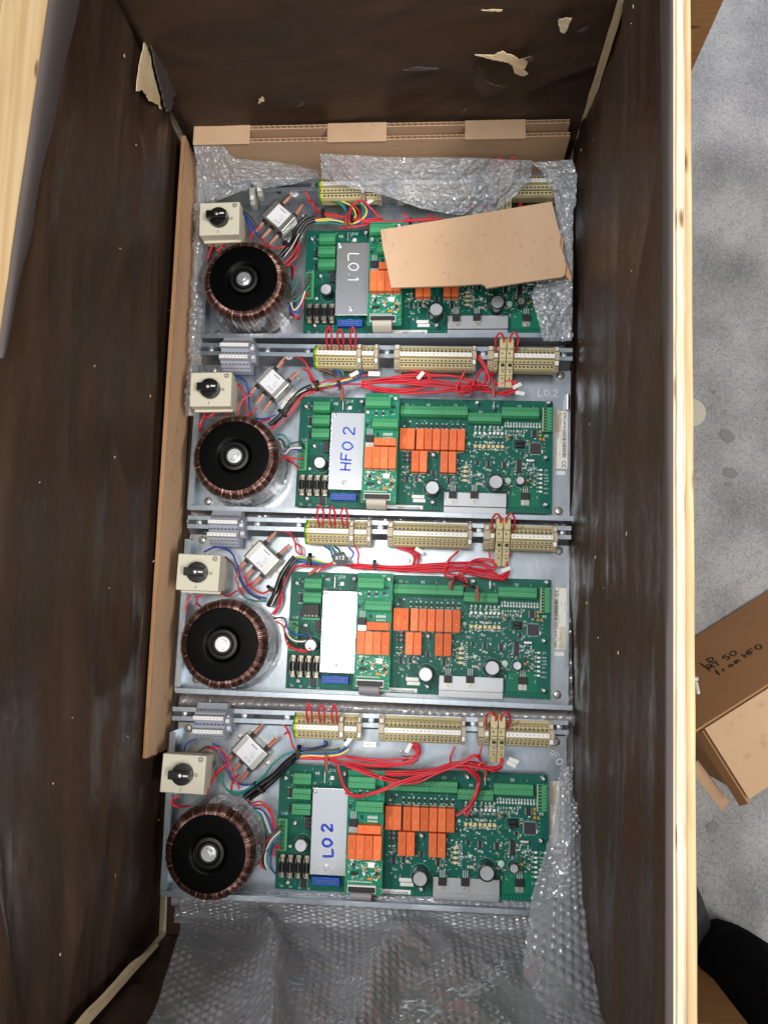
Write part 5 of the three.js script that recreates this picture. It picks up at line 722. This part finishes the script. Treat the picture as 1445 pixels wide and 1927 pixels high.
  for (const [g, u, w, r] of [[chipG(6, 9.5, 1.8, 8), 306.4, 43.9, 0], [chipG(6.4, 16.5, 2.2, 14), 287.6, 86.7, 0], [chipG(5, 8.6, 1.6, 4), 268.8, 86, 0], [chipG(4, 8, 1.6, 8), 248.5, 84.8, 0], [chipG(4.6, 4.6, 1.5, 4), 234.2, 83.4, 0], [chipG(4.4, 6.6, 1.6, 8), 178, 98.8, 0], [chipG(4.4, 7.6, 1.6, 8), 144.4, 107.8, 0], [chipG(4.4, 7.6, 1.6, 8), 156.4, 106.5, 0], [chipG(4.4, 7.6, 1.6, 8), 198.2, 107.4, 0], [chipG(4, 4, 1.4, 4), 292, 69.8, 0], [chipG(7, 15, 5, 3), 37.8, 68, 0], [chipG(8, 9.4, 3, 3), 35.4, 138.6, 0], [chipG(3, 12, 3.6, 2), 141, 79, 0], [chipG(3, 12, 3.6, 2), 147, 79, 0], [chipG(3.4, 9, 4, 3), 14.4, 33, 0], [chipG(3.6, 6, 3, 2), 15, 53, 0]]) put(bd, 'chip', g, M.plastic, u, H0, w, r);
  put(bd, 'jumper_block', once('jb', () => gmm([rbox(9, 7, 4.4, 0.4, 0, 3.5, -2.6, 0x09090b), rbox(9, 7, 4.4, 0.4, 0, 3.5, 2.6, 0x09090b), bb(5.5, 7, 0, 4, -4.6, 4.6, 0x101014)])), M.plastic, 287, H0, 58.4, opt.row4 ? 0.15 : 0);
  put(bd, 'crystal', once('xt', () => gmm(rbox(11.5, 3.4, 4.4, 1.6, 0, 1.8, 0))), M.steel, 302, H0, 79);
  for (const [u, w, r] of [[273.9, 106, 4], [222.8, 58.6, 2.4], [236.6, 98.9, 2.6]]) put(bd, 'pale_button', once('pb' + r, () => gmm(lathe([[0, 1.4], [r * 0.8, 1.3], [r, 0.6], [r, 0]], 24))), M.pale ?? (M.pale = std({ color: 0xb9d6c2, roughness: 0.4 })), u, H0, w);
  const smd = part(bd, 'surface_parts', mainSmd, M.plastic); smd.position.y = H0 * MM; smd.userData.kind = 'stuff';
  for (const [u, w] of [[159.5, 129.9], [161, 135]]) put(bd, 'oval_sticker', once('ov', () => gmm(rbox(16, 0.2, 4.4, 0.09))), M.white, u, H0 + 0.2, w);
  put(bd, 'data_sticker', once('dm', () => gmm(rbox(4.6, 0.2, 4.6, 0.08))), M.white, 66, H0 + 0.2, 14);
  part(bd, 'barcode_label', once('bar', () => flatPrint(47, 5, 142.5, H0 + 0.25, 143.9).scale(MM, MM, MM)), P.bar);
  part(bd, 'tab_terminal', once('tt', () => gmm([bb(57.2, 58.0, H0, H0 + 8, 6, 19), bb(253, 253.8, H0, H0 + 8, 4, 14)])), M.steel);
  // relay board above it
  const rb = part(p, 'relay_board', once('rb', () => gmm(bb(88, 132.2, 40.4, 42, 0, 143, 0x7d8a3a))), M.plastic);
  part(rb, 'board_print', once('rbp', () => flatPrint(43.8, 142.6, 110.1, 42.06, 71.5).scale(MM, MM, MM)), P.relay);
  const rs = part(rb, 'surface_parts', relaySmd, M.plastic); rs.position.set(88 * MM, 42 * MM, 0); rs.userData.kind = 'stuff';
  put(rb, 'connector', plug(89.6, 121.6, 6.4, 21, 6, 10), M.plastic, 0, 42, 0); put(rb, 'connector', plug(99.2, 131.6, 34.4, 48, 6, 10), M.plastic, 0, 42, 0);
  put(rb, 'relay', relayG, relayMat(J()), 116.2, 42.2, 65.8, Math.PI / 2);
  for (const u of [96, 106, 116, 126.2]) put(rb, 'relay', relayG, relayMat(J()), u, 42.2, 86.4, (J() - 0.5) * 0.012);
  { const q = put(rb, 'power_transistor', toBodyG, M.plastic, 96, 42.1, 60.5); part(q, 'tab', toTabG, M.dullSteel); q.rotation.y = 0; }
  for (const [u, w] of [[127.5, 7.6], [92.6, 26.6], [110.7, 117.3]]) put(rb, 'standoff', screwG(3, 6), M.steel, u, 42, w, J() * 3);
  for (const [u, w] of [[91, 30], [129, 110], [110, 140]]) put(rb, 'spacer', once('sp', () => gmm(cyl(2.6, 2.6, 20.3, 0, 0, 0, 6))), M.steel, u, H0, w);
  put(rb, 'ribbon_socket', once('rsb', () => gmm([rbox(32, 7, 6, 0.5, 0, 3.5, 0, 0x161618), bb(-17, 17, 0, 5, -4.6, 4.2, opt.blue ? 0x2458b4 : 0xdfe0da, 0.4)])), M.plastic, 108.6, 42, 135.6);
  part(p, 'ribbon_cable', once('rbc' + row, () => { const e = opt.ribbonShort ? 0.55 : 1; return sheet(40, 16, (u, v) => { const s = along([[44, 137], [50, 139], [52, 142], [49, 146.5], [40, 150.5 - 0 * e], [26, 151]], v); return V(lerp(95.5, 121, u) , s[0] + 0.35 * Math.abs(Math.sin(u * 13 * Math.PI)), s[1]); }, 1, 1, null, (u) => new THREE.Color(u > 0.955 ? 0xb03434 : opt.darkRibbon ? 0x8d8b90 : 0xc4bcae)).scale(MM, MM, MM); }), M.matte2 ?? (M.matte2 = std({ vertexColors: true, roughness: 0.6, side: THREE.DoubleSide })));
  // wiring
  for (const [c, r, h, ...q] of WIRES[row]) {
    const n = q.length / 2, pts = []; for (let i = 0; i < n; i++) pts.push(V(q[i * 2], Math.max(h + (J() - 0.5) * 3.5 + (i % 2 ? 0.8 : -0.4), q[i * 2 + 1] < -40 ? 33 : 0), q[i * 2 + 1]));
    part(p, 'wire', gmm(tube(pts, r * 1.04, n * 9, r > 2 ? 9 : 7, WCOL[c])), M.wire);
  }
  for (const [c, r, h, ...q] of WIRES[row]) { if (r !== 1.3 || q.length < 8 || row === 1) continue; const n = q.length / 2, pts = [], ox = (J() - 0.5) * 6, oz = (J() < 0.5 ? -1 : 1) * (2.2 + J() * 1.6); for (let i = 0; i < n; i++) pts.push(V(q[i * 2] + ox * (i % n ? 1 : 0.3), Math.max(h - 2.6 + (J() - 0.5) * 3, 24), q[i * 2 + 1] + oz * Math.sin((i + 0.6) / n * 3.1) + (J() - 0.5) * 1.5)); part(p, 'wire', gmm(tube(pts, 1.3, n * 9, 7, WCOL[c])), M.wire); }
  // faston sleeve standing on the tab, cable ties, wire tags
  for (const [u, w, h, rot] of opt.sleeves) put(p, 'crimp_sleeve', once('fs', () => gmm([new THREE.CylinderGeometry(2.1, 2.4, 12, 10).rotateX(Math.PI / 2), new THREE.CylinderGeometry(1.5, 2, 7, 10).rotateX(-Math.PI / 2).translate(0, 0, -9)])), M.sleeveRed ?? (M.sleeveRed = phy({ color: 0xb5563f, roughness: 0.3, transmission: 0.3, thickness: 0 })), u, h, w, rot);
  for (const [u, w, rot, s] of opt.ties) put(p, 'cable_tie', once('tie' + s, () => gmm([new THREE.TorusGeometry(s, 0.9, 6, 22).scale(1, 1, 2.4).rotateY(Math.PI / 2), rbox(5, 4, 5, 0.6, 0, s + 0.8, 0), rbox(3, 1, 8, 0.3, 0, s + 1.4, 5)])), M.black, u, 31, w, rot);
  for (const [u, w, h, rot, tx] of opt.tags) put(p, 'wire_tag', once('tag' + (tx ? 1 : 0), () => (tx ? flatPrint(15, 6, 0, 0, 0).scale(MM, MM, MM) : gmm(rbox(12, 1.2, 5, 0.3)))), tx ? P.tag : M.white, u, h, w, rot);
  return p;
}
const E4 = { idUp: false, grey: true };
const panel1 = controlPanel(1, -0.1814, -0.5332, 0.0122, 'farthest control panel, partly hidden by cardboard piece and bubble wrap, marked LO.1 in white', { grey: false, swa: 0.02, swx: 0.02, sleeves: [[56.5, 0, 40, 0.05]], ties: [[24, -19, 0.0, 6], [-24, 26, 0.9, 7], [63, -10, 0.1, 5], [141, -6, 0.1, 4]], tags: [[86, -32, 36, 0.6]], coverLabel: 'bare metal cover plate with white handwriting' });
const panel2 = controlPanel(2, -0.184, -0.3006, 0.0292, 'second control panel from far end, its cover plate marked HFO 2 in blue', { ...E4, clip: [349.5, 13, -1, 0], swa: 0.03, sleeves: [[57, 3, 36, 0.03], [252, -4, 40, 0.0]], ties: [[23, -12, 0.05, 6.5], [-21, 26, 0.9, 7], [52, -14, 0.15, 4.5]], tags: [[72, -26, 40, 0.5], [98, -26, 42, 0, 1], [282, -15, 36, 0.5], [286, -6, 34, -0.2], [158, -26, 38, 0.9]], coverLabel: 'bare metal cover plate with HFO 2 in blue marker' });
const panel3 = controlPanel(3, -0.1906, -0.0692, 0.0279, 'third control panel from far end, with blank shining cover plate and black X12 tape flag', { ...E4, idUp: true, swa: -0.01, blackPlug: true, blue: true, darkRibbon: true, sleeves: [[31, 1, 42, -0.9], [237, 25, 50, 0.05]], ties: [[25, -16, 0.05, 7], [-22, 25, 0.9, 7.5], [108, -12, 0.15, 5]], tags: [[272, -10, 38, 0.4], [164, -30, 38, -0.5]] });
const panel4 = controlPanel(4, -0.1989, 0.1713, 0.0181, 'nearest control panel, with LO 2 in blue on cover and long red wires looping across', { ...E4, row4: true, clip: [161, 12, -12, Math.PI / 2], swa: -0.02, swx: -0.03, blue: true, darkRibbon: true, sleeves: [[60, -4, 36, 0.02], [253, -4, 44, 0]], ties: [[25, -18, 0.05, 7.5], [-22, 26, 0.9, 8.5]], tags: [[86, -33, 40, 0.9], [113, -31, 42, 0, 1], [160, -28, 38, 1.1], [284, -14, 40, -0.45], [287, -18, 38, -0.3]], coverLabel: 'bare metal cover plate with LO 2 in blue marker' });
// hand lettering on the panels
const scribe = (p, text, size, width, u, y, w, turn, mat, name = 'handwriting') => { const m = put(p, name, writing(text, size * MM, width * MM), mat, u, y, w, turn); return m; };
scribe(panel1, 'LO.1', 14, 1.3, 60, 33.2, 40, -Math.PI / 2, M.whiteInk);
scribe(panel2, 'HFO 2', 14, 2.0, 72, 33.2, 100, Math.PI / 2 - 0.05, M.blueInk);
scribe(panel2, 'LO.2', 8.5, 0.8, 312, 8.6, -10, 0, M.whiteInk);
scribe(panel4, 'LO 2', 12, 2.9, 71, 33.2, 103, Math.PI / 2 + 0.06, M.blueInk);
scribe(panel4, 'HFO 1', 9, 0.8, 330, 8.6, -28, -0.95, M.whiteInk);
{ const f = put(panel3, 'tape_flag', gmm(slab([[-9, -6], [4, -8], [10, 2], [6, 9], [-5, 8], [-11, 2]], 0, 0.8)), M.darkGreen ?? (M.darkGreen = std({ color: 0x0b2a22, roughness: 0.4 })), 66, 46, -17); const m = part(f, 'tape_writing', writing('X12', 4.2 * MM, 0.8 * MM, 0.95), M.whiteInk); m.position.set(-6 * MM, 1 * MM, 2.4 * MM); m.rotation.y = 0.1; }
// ------------------------------------------------------------------ carton on the floor to the right
{
  const c = thing('cardboard_carton', 'open brown cardboard carton with black handwriting on the floor beside crate', 'cardboard box');
  const A = V(0.325, 0, 0.121), ab = V(0.845, 0, -0.535), ad = V(0.51, 0, 0.86), Pt = (s, t, y) => A.clone().addScaledVector(ab, s).addScaledVector(ad, t).setY(y);
  const face = (name, q, mat, th = 0.0035) => { const n = q[1].clone().sub(q[0]).cross(q[3].clone().sub(q[0])).normalize().multiplyScalar(-th); const g = merge([sheet(8, 8, (u, v) => q[0].clone().lerp(q[1], u).lerp(q[3].clone().lerp(q[2], u), v), 0.2, 0.1), sheet(8, 8, (u, v) => q[0].clone().lerp(q[1], u).lerp(q[3].clone().lerp(q[2], u), v).add(n), 0.2, 0.1), ...[0, 1, 2, 3].map((i) => sheet(4, 1, (u, v) => q[i].clone().lerp(q[(i + 1) % 4], u).addScaledVector(n, v), 0.1, 0.004))]); return solid(name, g, mat, null, null, null, c); };
  const W = 0.22;
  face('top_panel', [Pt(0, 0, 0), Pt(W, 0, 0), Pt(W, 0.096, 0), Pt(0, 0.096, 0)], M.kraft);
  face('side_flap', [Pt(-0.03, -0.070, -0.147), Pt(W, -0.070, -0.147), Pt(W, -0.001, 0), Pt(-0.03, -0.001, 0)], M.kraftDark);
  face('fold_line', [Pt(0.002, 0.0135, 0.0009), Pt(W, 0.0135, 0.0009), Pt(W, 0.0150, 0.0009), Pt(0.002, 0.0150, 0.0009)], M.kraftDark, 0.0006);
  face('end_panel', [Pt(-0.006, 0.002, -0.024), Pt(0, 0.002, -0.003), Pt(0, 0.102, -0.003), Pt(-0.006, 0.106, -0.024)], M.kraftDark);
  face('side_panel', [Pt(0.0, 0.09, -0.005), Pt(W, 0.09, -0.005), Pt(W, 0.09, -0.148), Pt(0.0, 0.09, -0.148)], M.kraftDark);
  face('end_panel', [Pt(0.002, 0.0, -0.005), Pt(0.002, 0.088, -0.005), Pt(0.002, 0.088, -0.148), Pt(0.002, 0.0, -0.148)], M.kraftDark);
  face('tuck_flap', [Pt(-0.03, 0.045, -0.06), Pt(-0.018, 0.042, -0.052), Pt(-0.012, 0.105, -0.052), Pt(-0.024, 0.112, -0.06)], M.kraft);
  // the writing lies on the sloping flap
  const o = Pt(0, -0.001, 0), down = Pt(0, -0.070, -0.147).sub(o).normalize(), nrm = ab.clone().cross(down).normalize(); if (nrm.y < 0) nrm.negate();
  const basis = new THREE.Matrix4().makeBasis(ab, nrm, down.clone().negate());
  for (const [t, s, d, k] of [['LD', 0.062, 0.094, 0.9], ['MT 50', 0.062, 0.080, 0.9], ['from HFO', 0.064, 0.064, 0.85]]) { const g = writing(t, 0.0125 * k, 0.0019, 0.9); const m = solid('handwriting', g, M.ink, null, null, null, c); const p = o.clone().addScaledVector(ab, s).addScaledVector(down, d).addScaledVector(nrm, 0.0043); m.matrixAutoUpdate = true; m.quaternion.setFromRotationMatrix(basis); m.position.copy(p); }
}
{ // scrap on the floor and a bit of white plastic on the crate's outer edge
  const p = at(1298, 777, FLOOR_Y); solid('paper_disc', lathe([[0, 0.002], [0.021, 0.002], [0.022, 0.001], [0.022, 0]], 28).translate(p.x, FLOOR_Y + 0.0015, p.z), std({ color: 0xbfbcae, roughness: 0.9 }), 'pale round paper disc on the floor beside crate', 'paper disc');
  const q = at(1308, 1282, 0.3); solid('plastic_clip', merge([new THREE.CapsuleGeometry(0.0022, 0.007, 4, 10).rotateZ(0.5).translate(q.x, q.y, q.z - 0.002), new THREE.CapsuleGeometry(0.0018, 0.009, 4, 10).rotateX(1).translate(q.x + 0.002, q.y - 0.003, q.z + 0.006)]), std({ color: 0xd8d6d0, roughness: 0.4 }), 'small white plastic clip stuck on right crate wall outside', 'clip');
}
// ------------------------------------------------------------------ the person standing at the near right corner
{
  const person = thing('person', 'person in black trousers standing at the near right corner of the crate', 'person');
  const bones = [];
  const B = (a, b, r0, r1) => bones.push([a, b, r0, r1]);
  const f = FLOOR_Y, hip = [V(0.425, f + 0.92, 0.60), V(0.605, f + 0.92, 0.60)], knee = [V(0.412, f + 0.50, 0.485), V(0.625, f + 0.50, 0.565)], ank = [V(0.378, f + 0.10, 0.432), V(0.64, f + 0.10, 0.60)];
  for (let i = 0; i < 2; i++) { B(hip[i], knee[i], 0.088, 0.064); B(knee[i], ank[i], 0.062, 0.048); B(ank[i], ank[i].clone().setY(f + 0.03), 0.049, 0.050); }
  B(V(0.46, f + 0.98, 0.61), V(0.57, f + 0.98, 0.61), 0.13, 0.13);
  B(V(0.515, f + 1.02, 0.61), V(0.515, f + 1.34, 0.60), 0.135, 0.15); B(V(0.40, f + 1.42, 0.60), V(0.63, f + 1.42, 0.60), 0.075, 0.075); B(V(0.515, f + 1.42, 0.60), V(0.515, f + 1.55, 0.58), 0.06, 0.055);
  for (const s of [-1, 1]) { const sh = V(0.515 + s * 0.19, f + 1.41, 0.60), el = V(0.515 + s * 0.25, f + 1.12, 0.63), wr = V(0.515 + s * 0.19, f + 0.98, 0.52); B(sh, el, 0.055, 0.045); B(el, wr, 0.045, 0.036); }
  const smin = (a, b, k) => { const h = clamp(0.5 + 0.5 * (b - a) / k); return lerp(b, a, h) - k * h * (1 - h); };
  const field = (p) => { let d = 9; for (const [a, b, r0, r1] of bones) { const ba = b.clone().sub(a), t = clamp(p.clone().sub(a).dot(ba) / ba.lengthSq()); const q = p.distanceTo(a.clone().addScaledVector(ba, t)) - lerp(r0, r1, t); d = smin(d, q, 0.035); } return d + 0.012 * fbm(p.x * 14, p.y * 8, p.z * 14, 2) + 0.006 * Math.abs(fbm(p.x * 22, p.y * 26, p.z * 22, 2)); };
  const res = 84, size = 1.72, c0 = V(0.515, f + 0.815, 0.58);
  const mc = new MarchingCubes(res, std({}), false, false, 400000); mc.isolation = 0;
  const half = size / 2, p = V(0, 0, 0);
  for (let k = 0; k < res; k++) for (let j = 0; j < res; j++) for (let i = 0; i < res; i++) { p.set((i / (res / 2) - 1) * half + c0.x, (j / (res / 2) - 1) * half + c0.y, (k / (res / 2) - 1) * half + c0.z); mc.field[i + j * res + k * res * res] = Math.abs(p.x - 0.515) > 0.4 || Math.abs(p.z - 0.56) > 0.32 ? -1 : -field(p); }
  mc.update();
  const n = mc.count ?? mc.geometry.drawRange.count, pos = new Float32Array(n * 3), nor = new Float32Array(n * 3), col = new Float32Array(n * 3);
  for (let i = 0; i < n; i++) { for (let k = 0; k < 3; k++) { pos[i * 3 + k] = mc.positionArray[i * 3 + k] * half + c0.getComponent(k); nor[i * 3 + k] = mc.normalArray[i * 3 + k]; } const y = pos[i * 3 + 1] - f, q = y > 1.475 ? [0.5, 0.25, 0.16] : y > 0.96 || (Math.abs(pos[i * 3] - 0.515) > 0.2 && y > 0.9) ? [0.012, 0.013, 0.018] : [0.0035, 0.0035, 0.0045]; col.set(q, i * 3); }
  const g = new THREE.BufferGeometry(); g.setAttribute('position', new THREE.BufferAttribute(pos, 3)); g.setAttribute('normal', new THREE.BufferAttribute(nor, 3)); g.setAttribute('color', new THREE.BufferAttribute(col, 3));
  solid('body', g, phy({ vertexColors: true, roughness: 0.95, specularIntensity: 0.15 }), null, null, null, person);
  const head = new THREE.SphereGeometry(0.1, 48, 36), hp = head.attributes.position;
  for (let i = 0; i < hp.count; i++) { const x = hp.getX(i) / 0.1, y = hp.getY(i) / 0.1, z = hp.getZ(i) / 0.1, fr = clamp(-z); let dz = 0; dz -= 0.22 * fr * Math.exp(-((x / 0.16) ** 2 + ((y + 0.12) / 0.2) ** 2)); dz += 0.05 * fr * (Math.exp(-(((x - 0.33) / 0.14) ** 2 + ((y - 0.08) / 0.1) ** 2)) + Math.exp(-(((x + 0.33) / 0.14) ** 2 + ((y - 0.08) / 0.1) ** 2))); dz -= 0.05 * fr * Math.exp(-((x / 0.3) ** 2 + ((y + 0.5) / 0.08) ** 2)); hp.setXYZ(i, x * 0.078 * (y < 0 ? 1 + y * 0.2 : 1), y * 0.118, (z + dz) * 0.096); }
  head.computeVertexNormals(); const T = [0.515, f + 1.64, 0.565];
  solid('face', merge([head, new THREE.SphereGeometry(0.022, 12, 10).scale(0.4, 1.3, 0.8).translate(0.079, -0.005, 0.005), new THREE.SphereGeometry(0.022, 12, 10).scale(0.4, 1.3, 0.8).translate(-0.079, -0.005, 0.005)]).rotateX(-0.35).translate(...T), M.skin, null, null, null, person);
  solid('hair', new THREE.SphereGeometry(0.1, 40, 24, 0, 6.2832, 0, 1.75).scale(0.86, 1.2, 1.04).rotateX(0.35).translate(0, 0.006, 0.008).rotateX(-0.35).translate(...T), M.hair, null, null, null, person);
  for (const [i, rot] of [[0, 0.1], [1, -0.1]]) { const s = new THREE.SphereGeometry(1, 28, 18), sp = s.attributes.position; for (let k = 0; k < sp.count; k++) { let x = sp.getX(k), y = sp.getY(k), z = sp.getZ(k); if (y < -0.35) y = -0.35; sp.setXYZ(k, x * 0.041 * (1 - 0.18 * clamp(z)), (y + 0.35) * 0.062 * (z < 0 ? 1 + z * 0.45 : 1), z * 0.138); } s.computeVertexNormals(); solid('shoe', s.rotateY(rot).translate(ank[i].x - 0.05, f + 0.001, ank[i].z + 0.012), M.shoe, null, null, null, person); }
}
renderer.render(scene, camera);
